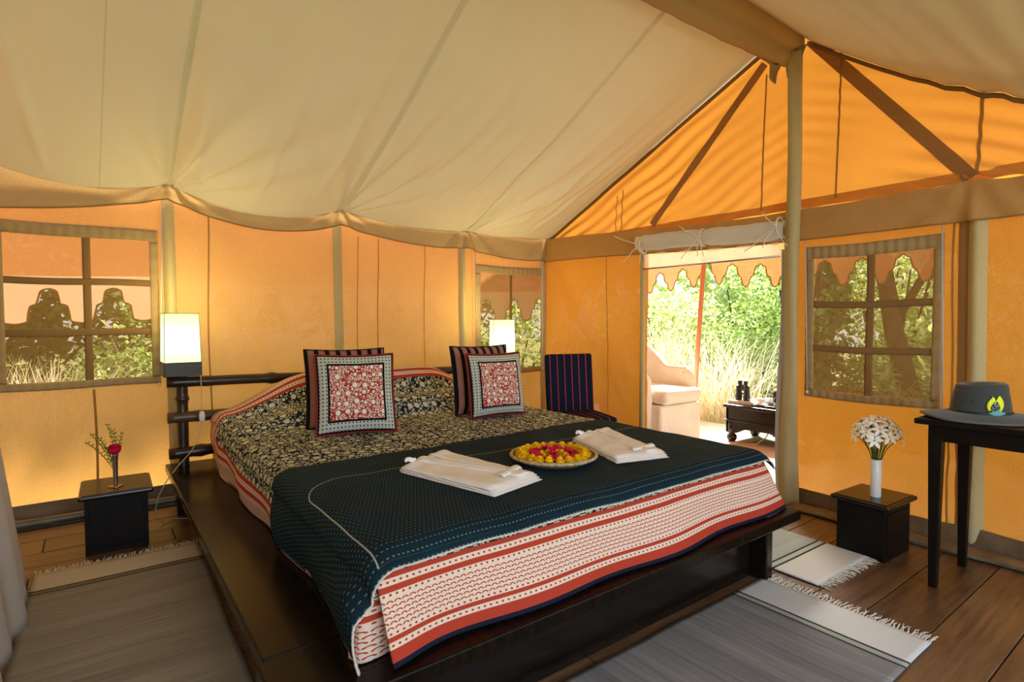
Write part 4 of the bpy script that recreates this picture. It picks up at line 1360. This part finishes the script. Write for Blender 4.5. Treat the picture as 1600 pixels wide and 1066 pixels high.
# ------------------------------------------------------------------ outside: deck, awning
dk = MB(); dk.box(3.96, 6.1, -1.2, 6.2, -.20, -.015); tag(dk.build('deck', M['deck'], bevel=.01), kind='structure')
aw = empty('awning', (5.5, 3.0, 1.8)); tag(aw, 'orange scalloped canvas awning over the porch outside the door', 'awning')
def awf(u, v):
    x = 3.92 + (5.55 - 3.92) * v; y = -.8 + 7.6 * u
    z = 2.06 - .20 * v
    z += .10 * v * exp(-abs(y - 3.75) / .5) - .03 * sin(pi * v)
    return (x - 5.5, y - 3.0, z - 1.8 + .01 * nz(x * 3, y * 3))
b = MB(); b.grid(160, 20, awf); b.build('canopy', M['awning'], aw, smooth=True)
def scal(s):
    p = (s / .32) % 1.0
    a = abs(p - .5) * 2       # 0 lobe centre .. 1 notch
    if a < .30: return .30 - .05 * (a / .30) ** 2
    if a < .62: return .20 - .04 * ((a - .30) / .32) ** 2
    return .09 - .035 * ((a - .62) / .38) ** 2
def scal_s(s):
    return sum(scal(s + o * .006) for o in (-1, 0, 1)) / 3
b = MB()
def sv(u, v):
    y = -.8 + 7.6 * u; p = awf(u, 1.0)
    return (p[0] + .004 * sin(y * 17), p[1], p[2] - (scal_s(y - 3.49 + .04)) * v)
b.grid(900, 4, sv); b.build('scalloped_valance', M['awning'], aw, smooth=True)
b = MB(); b.tube([sv(i / 900, 1.0) for i in range(901)], .006, 5); b.build('valance_binding', M['strap'], aw, smooth=True)
# canvas fly beyond the back wall
fy = empty('eaves_fly', (1.5, 5.4, 1.6)); tag(fy, 'peach canvas eaves fly with scalloped edge outside the back windows', 'awning')
def flf(u, v):
    y = 4.66 + (5.50 - 4.66) * v; x = -2.6 + 7.9 * u
    return (x - 1.5, y - 5.4, 2.16 - .56 * v - 1.6 + .015 * sin(x * 3))
b = MB(); b.grid(120, 12, flf); b.build('canopy', M['awning'], fy, smooth=True)
def fly_sc(x):
    t_ = 0
    for o_ in (-.006, 0, .006):
        a = abs(((x + o_ + .47) / .40) % 1.0 - .5) * 2
        t_ += (.045 + .03 * (a / .30) ** 2) if a < .30 else ((.16 + .03 * ((a - .30) / .32) ** 2) if a < .60 else .29 + .02 * sin((a - .60) / .4 * pi / 2))
    return t_ / 3
def sv2(u, v):
    p = flf(u, 1.0); x = -2.6 + 7.9 * u
    return (p[0], p[1], p[2] - (.05 + fly_sc(x)) * v)
b = MB(); b.grid(900, 4, sv2); b.build('scalloped_valance', M['fly_valance'], fy, smooth=True)
b = MB(); b.tube([sv2(i / 900, 1.0) for i in range(901)], .006, 5); b.build('valance_binding', M['strap'], fy, smooth=True)
b = MB(); b.tube([(5.46, 3.87, -.02), (5.5, 3.765, 1.93)], .026, 12); tag(b.build('awning_pole', M['pole_paint'], smooth=True), 'reddish wooden awning pole standing on the porch edge', 'pole')

# ------------------------------------------------------------------ outside: armchair
ac = empty('armchair', (4.72, 3.93, -.015), radians(0)); tag(ac, 'cream slipcovered armchair on the porch seen through the doorway', 'chair')
# the chair faces -y (to the right in the picture); local x across, y depth
def shell(u, v):
    # horseshoe back and arms in plan, height falls towards the arms
    a = pi * (u * 1.0)        # 0 near arm front .. pi far arm front
    k = sin(a)
    if u < .25: px, py = -.36, -.27 + (.37) * (u / .25)
    elif u > .75: px, py = .36, -.27 + (.37) * ((1 - u) / .25)
    else:
        t = (u - .25) / .5; px, py = -.36 * cos(pi * t), .10 + .34 * sin(pi * t)
    top = .74 + .28 * sst(.16, .42, min(u, 1 - u)) + .03 * sst(.5, .3, abs(u - .5) * 2)
    out = Vector((px, py + .0, 0)).normalized() if (px or py) else Vector((0, 1, 0))
    bul = .02 * sin(pi * min(1, v * 1.2)) + .015 * nz(u * 5, v * 3)
    return (px + out.x * bul, py + out.y * bul, .02 + top * v)
b = MB(); b.grid(70, 24, shell); o = b.build('shell', M['slipcover'], ac, smooth=True, solid=.10)
b = MB(); b.box(-.33, .33, -.46, .30, .02, .42); b.build('seat_base', M['slipcover'], ac, bevel=.03, seg=3)
b = MB(); b.box(-.30, .30, -.50, .26, .425, .57); b.build('seat_cushion', M['slipcover'], ac, bevel=.06, seg=4, smooth=True)
for s_ in (-1, 1):
    b = MB(); b.tube([(s_ * .36, -.29, .02), (s_ * .36, -.30, .46), (s_ * .36, -.29, .66), (s_ * .36, -.22, .75)], [.06, .062, .060, .045], 12); b.build('arm_front', M['slipcover'], ac, smooth=True)

# ------------------------------------------------------------------ outside: coffee table and what stands on it
cf = empty('coffee_table', (5.52, 2.99, -.015)); tag(cf, 'low carved dark wooden coffee table on the porch with turned feet', 'table')
b = MB(); b.box(-.27, .30, -.36, .36, .355, .39); b.build('tabletop', M['dark'], cf, bevel=.006)
n = 24
for yy0, x0, x1 in ((0, -.245, -.215), (0, .24, .27)):
    b = MB()
    for k in range(n):
        a, c = -.33 + .66 * k / n, -.33 + .66 * (k + 1) / n
        zb = .095 + .05 * sst(.25, .12, abs((a + c) / 2))
        b.box(x0, x1, a, c, zb, .353)
    b.build('apron', M['dark'], cf)
for y0 in (-.34, .31):
    b = MB(); b.box(-.245, .27, y0, y0 + .03, .10, .353); b.build('side_apron', M['dark'], cf, bevel=.003)
b = MB(); b.box(-.262, -.245, -.35, .35, .218, .232); b.build('moulding', M['dark'], cf, bevel=.003)
for lx, ly in ((-.21, .29), (-.21, -.29), (.235, .29), (.235, -.29)):
    b = MB(); b.lathe([(.001, 0), (.030, 0), (.046, .02), (.052, .045), (.044, .068), (.030, .078), (.034, .086), (.044, .092), (.044, .20), (.001, .20)], 20, (lx, ly, 0)); b.build('foot', M['dark'], cf, smooth=True)
CZ = .375
mg = MB(); mg.box(-.12, .12, -.16, .16, 0, .032); o = mg.build('book', M['magazine'], bevel=.004); o.location = (5.46, 3.19, CZ); o.rotation_euler = (0, 0, .06); tag(o, 'thick pale book lying under the binoculars on the coffee table', 'book')
bn = empty('binoculars', (5.42, 3.23, CZ + .033), radians(-4)); tag(bn, 'black binoculars standing upright on the book on the porch table', 'binoculars')
for s_ in (-1, 1):
    b = MB(); b.lathe([(.001, 0), (.034, 0), (.036, .01), (.034, .05), (.030, .06), (.029, .12), (.028, .145), (.016, .155)], 20, (0, s_ * .046, 0)); b.build('barrel', M['black'], bn, smooth=True)
    b = MB(); b.lathe([(.019, .150), (.020, .16), (.023, .185), (.022, .205), (.015, .207), (.001, .20)], 18, (0, s_ * .034, 0)); b.build('eyepiece', M['black'], bn, smooth=True)
b = MB(); b.box(-.014, .014, -.026, .026, .10, .135); b.box(-.010, .010, -.022, .022, .06, .08); b.lathe([(.001, .135), (.010, .135), (.010, .165), (.001, .166)], 12); b.build('bridge', M['black'], bn, bevel=.002)
b = MB(); b.tube([(0, .075, .11), (0, .095, .09), (.0, .10, .04), (-.01, .11, -.01), (-.02, .15, -.04), (-.02, .17, -.09), (-.02, .15, -.12)], .003, 6); b.build('strap', M['black'], bn, smooth=True)
ty = empty('serving_tray', (5.46, 2.96, CZ)); tag(ty, 'dark lacquered serving tray on the porch coffee table', 'tray')
b = MB(); b.box(-.15, .15, -.14, .10, .0, .008); b.build('tray_base', M['tray'], ty, bevel=.003)
b = MB()
for a in ((-.155, -.145, -.145, .105), (.145, .155, -.145, .105), (-.155, .155, -.145, -.135), (-.155, .155, .095, .105)): b.box(*a, .0, .020)
b.build('tray_rim', M['tray'], ty, bevel=.002)
cp = empty('teacup', (5.38, 3.01, CZ + .009)); tag(cp, 'white porcelain teacup with a handle on the porch tray', 'cup')
b = MB(); b.lathe([(.001, .012), (.022, .012), (.036, .03), (.045, .062), (.047, .068), (.043, .064), (.033, .032), (.001, .018)], 28); b.build('bowl', M['ceramic'], cp, smooth=True)
b = MB(); b.tube([(0, -.040, .056), (0, -.062, .054), (0, -.068, .040), (0, -.056, .028), (0, -.036, .030)], .004, 8); b.build('handle', M['ceramic'], cp, smooth=True)
b = MB(); b.lathe([(.001, .0), (.03, .0), (.06, .008), (.072, .014), (.06, .011), (.001, .005)], 28); b.build('saucer', M['ceramic'], cp, smooth=True)
sb = MB(); sb.lathe([(.001, 0), (.025, 0), (.04, .02), (.046, .060), (.044, .060), (.036, .02), (.001, .006)], 24); o = sb.build('sugar_bowl', M['ceramic'], smooth=True); o.location = (5.54, 3.0, CZ + .009); tag(o, 'white porcelain bowl behind the teacup on the tray', 'bowl')
fp = empty('french_press', (5.46, 2.885, CZ + .009)); tag(fp, 'glass tea press with amber tea and chrome lid on the porch tray', 'teapot')
b = MB(); b.lathe([(.036, .04), (.0375, .05), (.0375, .145), (.036, .145), (.036, .05)], 24); b.build('glass', M['glass'], fp, smooth=True)
b = MB(); b.lathe([(.001, .045), (.0345, .045), (.0345, .125), (.001, .125)], 24); b.build('tea', M['tea'], fp, smooth=True)
b = MB(); b.lathe([(.001, .0), (.030, .0), (.034, .006), (.020, .012), (.036, .040), (.034, .042), (.001, .042)], 24)
b.build('base', M['steel'], fp, smooth=True)
b = MB(); b.lathe([(.039, .146), (.040, .152), (.030, .166), (.006, .170), (.003, .175), (.003, .195), (.009, .20), (.008, .212), (.001, .215)], 24); b.build('lid', M['steel'], fp, smooth=True)
b = MB(); b.tube([(0, -.038, .13), (0, -.07, .125), (0, -.073, .06), (0, -.038, .055)], .005, 8); b.build('handle', M['black'], fp, smooth=True)
b = MB(); b.tube([(5.10, 3.20, -.008), (5.18, 3.12, -.008), (5.28, 3.0, .0), (5.34, 2.93, .07), (5.38, 2.90, .16)], .006, 6); tag(b.build('power_cable', M['cord'], smooth=True), 'loose beige cable lying under the porch coffee table', 'cable')

# ------------------------------------------------------------------ planting
def leaves(n, c, r, size, seed, flat=.0, stretch=1.6, shellf=.55):
    random.seed(seed); b = MB()
    lump = [(Vector((random.gauss(0, .5), random.gauss(0, .5), random.gauss(0, .5))), random.uniform(.35, .6)) for _ in range(9)]
    for _ in range(n):
        lc, lr = random.choice(lump)
        d = Vector((random.gauss(0, 1), random.gauss(0, 1), random.gauss(0, 1))).normalized()
        p = lc + d * lr * random.uniform(shellf, 1) 
        p = Vector((p.x * r[0], p.y * r[1], p.z * r[2])) + Vector(c)
        if p.z < -.28: p.z = random.uniform(-.25, .1)
        ax = Vector((random.gauss(0, 1), random.gauss(0, 1), random.gauss(0, .7) - flat)).normalized()
        s_ = ax.cross(Vector((random.gauss(0, 1), random.gauss(0, 1), random.gauss(0, 1)))).normalized()
        L = size * random.uniform(.6, 1.3); w = L / stretch * .5
        nrm = ax.cross(s_) * L * .12
        b.quad(p, p + ax * L * .5 + s_ * w + nrm, p + ax * L, p + ax * L * .5 - s_ * w + nrm)
    return b
def bush(name, label, c, r, n, size, mat, seed, stems=5, cat='bush', **kw):
    e = empty(name, (c[0], c[1], -.3)); tag(e, label, cat)
    b = leaves(n, (0, 0, c[2] + .3), r, size, seed, **kw)
    o = b.build('foliage', mat, e); o['kind'] = 'stuff'
    random.seed(seed + 50); b = MB()
    for k in range(stems):
        a = random.uniform(0, 6.28); x1, y1 = cos(a) * r[0] * .6, sin(a) * r[1] * .6
        b.tube([(x1 * .15, y1 * .15, 0), (x1 * .5, y1 * .5 + .05, (c[2] + .3) * .6), (x1, y1, c[2] + .3 + r[2] * .4)], [.035, .025, .01], 6)
    b.build('stems', M['trunk'], e, smooth=True)
    return e
bush('leafy_bush', 'bright leafy bush seen at the left of the doorway', (8.6, 6.6, 1.0), (1.1, 1.1, 1.0), 6500, .075, M['leaf_a'], 1)
bush('leafy_bush', 'bright leafy bush seen right of the awning pole', (9.6, 5.5, 1.3), (1.3, 1.2, 1.2), 7500, .078, M['leaf_a'], 2)
bush('leafy_bush', 'tall mid green bush at the right of the doorway', (8.4, 4.0, 1.7), (1.1, .95, 1.1), 6500, .068, M['leaf_b'], 3)
bush('climbing_shrub', 'dark broad-leaved climber hanging at the right edge of the doorway', (6.7, 3.20, 1.0), (.30, .30, .95), 700, .15, M['leaf_c'], 4, flat=.9)
bush('tall_hedge', 'tall hedge far behind the pale dry grass', (12.5, 8.4, 1.6), (2.2, 2.6, 2.2), 5000, .19, M['leaf_a'], 5)
bush('tall_hedge', 'tall hedge far behind at the right of the doorway', (13.2, 4.6, 1.8), (2.2, 2.6, 2.4), 5000, .19, M['leaf_b'], 6)
bush('fan_palm', 'olive green palm thicket outside the gable window at right', (7.6, 1.9, .35), (1.2, .9, .7), 3600, .22, M['leaf_b'], 7, stretch=7)
bush('leafy_bush', 'sunlit bush high outside the gable window', (8.6, 2.9, 1.5), (1.0, 1.0, .9), 3400, .10, M['leaf_a'], 8)
bush('leafy_bush', 'dark green bush low outside the gable window at left', (6.9, 3.0, .15), (.6, .5, .45), 1500, .09, M['leaf_c'], 15)
bush('leafy_bush', 'dark bush beyond the porch outside the gable window', (10.5, 1.2, 1.6), (1.4, 1.8, 1.6), 3600, .13, M['leaf_b'], 9)
bush('leafy_bush', 'leafy bush outside the left window at its right side', (.6, 8.0, .7), (.8, .8, .95), 3000, .09, M['leaf_b'], 10)
bush('leafy_bush', 'dim green bush outside the left window at its left side', (-2.0, 9.8, .9), (2.0, .9, 1.2), 4200, .11, M['leaf_c'], 11)
bush('tall_hedge', 'long shady hedge far behind the left window', (-2.4, 11.5, 1.2), (4.2, 1.2, 1.9), 9000, .20, M['leaf_c'], 16)
bush('tall_hedge', 'shady hedge far behind the window at the right lamp', (6.5, 12.0, 1.2), (3.4, 1.2, 2.0), 6500, .20, M['leaf_c'], 17)
bush('small_shrub', 'small yellow-green shrub low outside the left window', (-.15, 6.9, .35), (.22, .22, .42), 360, .07, M['leaf_a'], 12, stems=3)
bush('leafy_bush', 'leafy bush outside the window behind the right lamp', (6.0, 8.0, .8), (1.3, 1.0, 1.0), 3400, .09, M['leaf_b'], 13)
bush('leafy_bush', 'bush far outside the window behind the right lamp', (4.2, 8.8, 1.0), (1.2, 1.0, 1.1), 2400, .11, M['leaf_c'], 14)

def grass(name, label, c, rad, n, hgt, seed, lean=.5, w=.007, mat='straw'):
    random.seed(seed); b = MB()
    for _ in range(n):
        a = random.uniform(0, 6.28); r = rad * sqrt(random.random()) * .45
        x, y = r * cos(a), r * sin(a)
        h = hgt * random.uniform(.55, 1.05); a2 = random.uniform(0, 6.28); ln = lean * random.uniform(.1, 1.2) * h
        dx, dy = cos(a2) * ln, sin(a2) * ln
        sx, sy = -sin(a2) * w, cos(a2) * w
        prev = None
        for q_ in range(5):
            t = q_ / 4; k = (1 - t * .85)
            p = Vector((x + dx * t ** 1.6, y + dy * t ** 1.6, h * t * (1 - .12 * t)))
            row = (p + Vector((sx, sy, 0)) * k, p - Vector((sx, sy, 0)) * k)
            if prev: b.quad(prev[0], prev[1], row[1], row[0])
            prev = row
    o = b.build('grass_blades', M[mat]); o.name = name; o.location = (c[0], c[1], -.28)
    tag(o, label, 'grass', kind='stuff'); return o
grass('dry_grass_clump', 'tall dry straw-coloured grass clump beyond the porch pole', (6.7, 4.25, 0), 1.0, 620, 1.55, 1, 1.0, .0055)
grass('dry_grass_clump', 'tall dry grass clump at the left of the doorway', (6.9, 5.5, 0), .9, 420, 1.8, 2, .5, .0055)
grass('dry_grass_clump', 'low dry grass tuft behind the coffee table', (6.75, 3.65, 0), .7, 360, .8, 3, .9, .006)
grass('dry_grass_clump', 'dry grass clump low outside the left window', (-.55, 6.6, 0), .9, 900, 1.35, 4, .8)
grass('dry_grass_clump', 'dry grass clump outside the gable window', (7.4, 2.7, 0), .8, 600, .9, 5, .8)
grass('lawn_tufts', 'short green grass tufts at the porch edge', (6.5, 3.3, 0), 1.4, 900, .28, 6, .8, .008, 'leaf_a')
tk = empty('tree', (7.2, 2.35, -.3)); tag(tk, 'leaning grey tree trunk outside the gable window', 'tree')
b = MB(); b.tube([(.3, -.18, 0), (.15, .0, .7), (0, .12, 1.4), (-.1, .25, 2.4), (-.15, .4, 3.4)], [.13, .11, .10, .08, .06], 10); b.build('trunk', M['trunk'], tk, smooth=True)
b = MB(); b.tube([(0, .12, 1.5), (.1, -.2, 2.2), (.2, -.4, 3.0)], [.05, .04, .02], 8); b.build('branch', M['trunk'], tk, smooth=True)
o = leaves(1500, (-.1, .3, 3.5), (1.2, 1.2, .7), .11, 77).build('crown', M['leaf_b'], tk); o['kind'] = 'stuff'
tk = empty('tree', (7.9, 3.55, -.3)); tag(tk, 'dark forked tree trunk at the left of the gable window view', 'tree')
b = MB(); b.tube([(0, 0, 0), (.05, .05, .9), (0, -.02, 1.8), (.1, .1, 3.2)], [.16, .13, .11, .07], 10); b.build('trunk', M['trunk'], tk, smooth=True)
o = leaves(1500, (.1, .1, 3.5), (1.2, 1.2, .7), .11, 78).build('crown', M['leaf_b'], tk); o['kind'] = 'stuff'
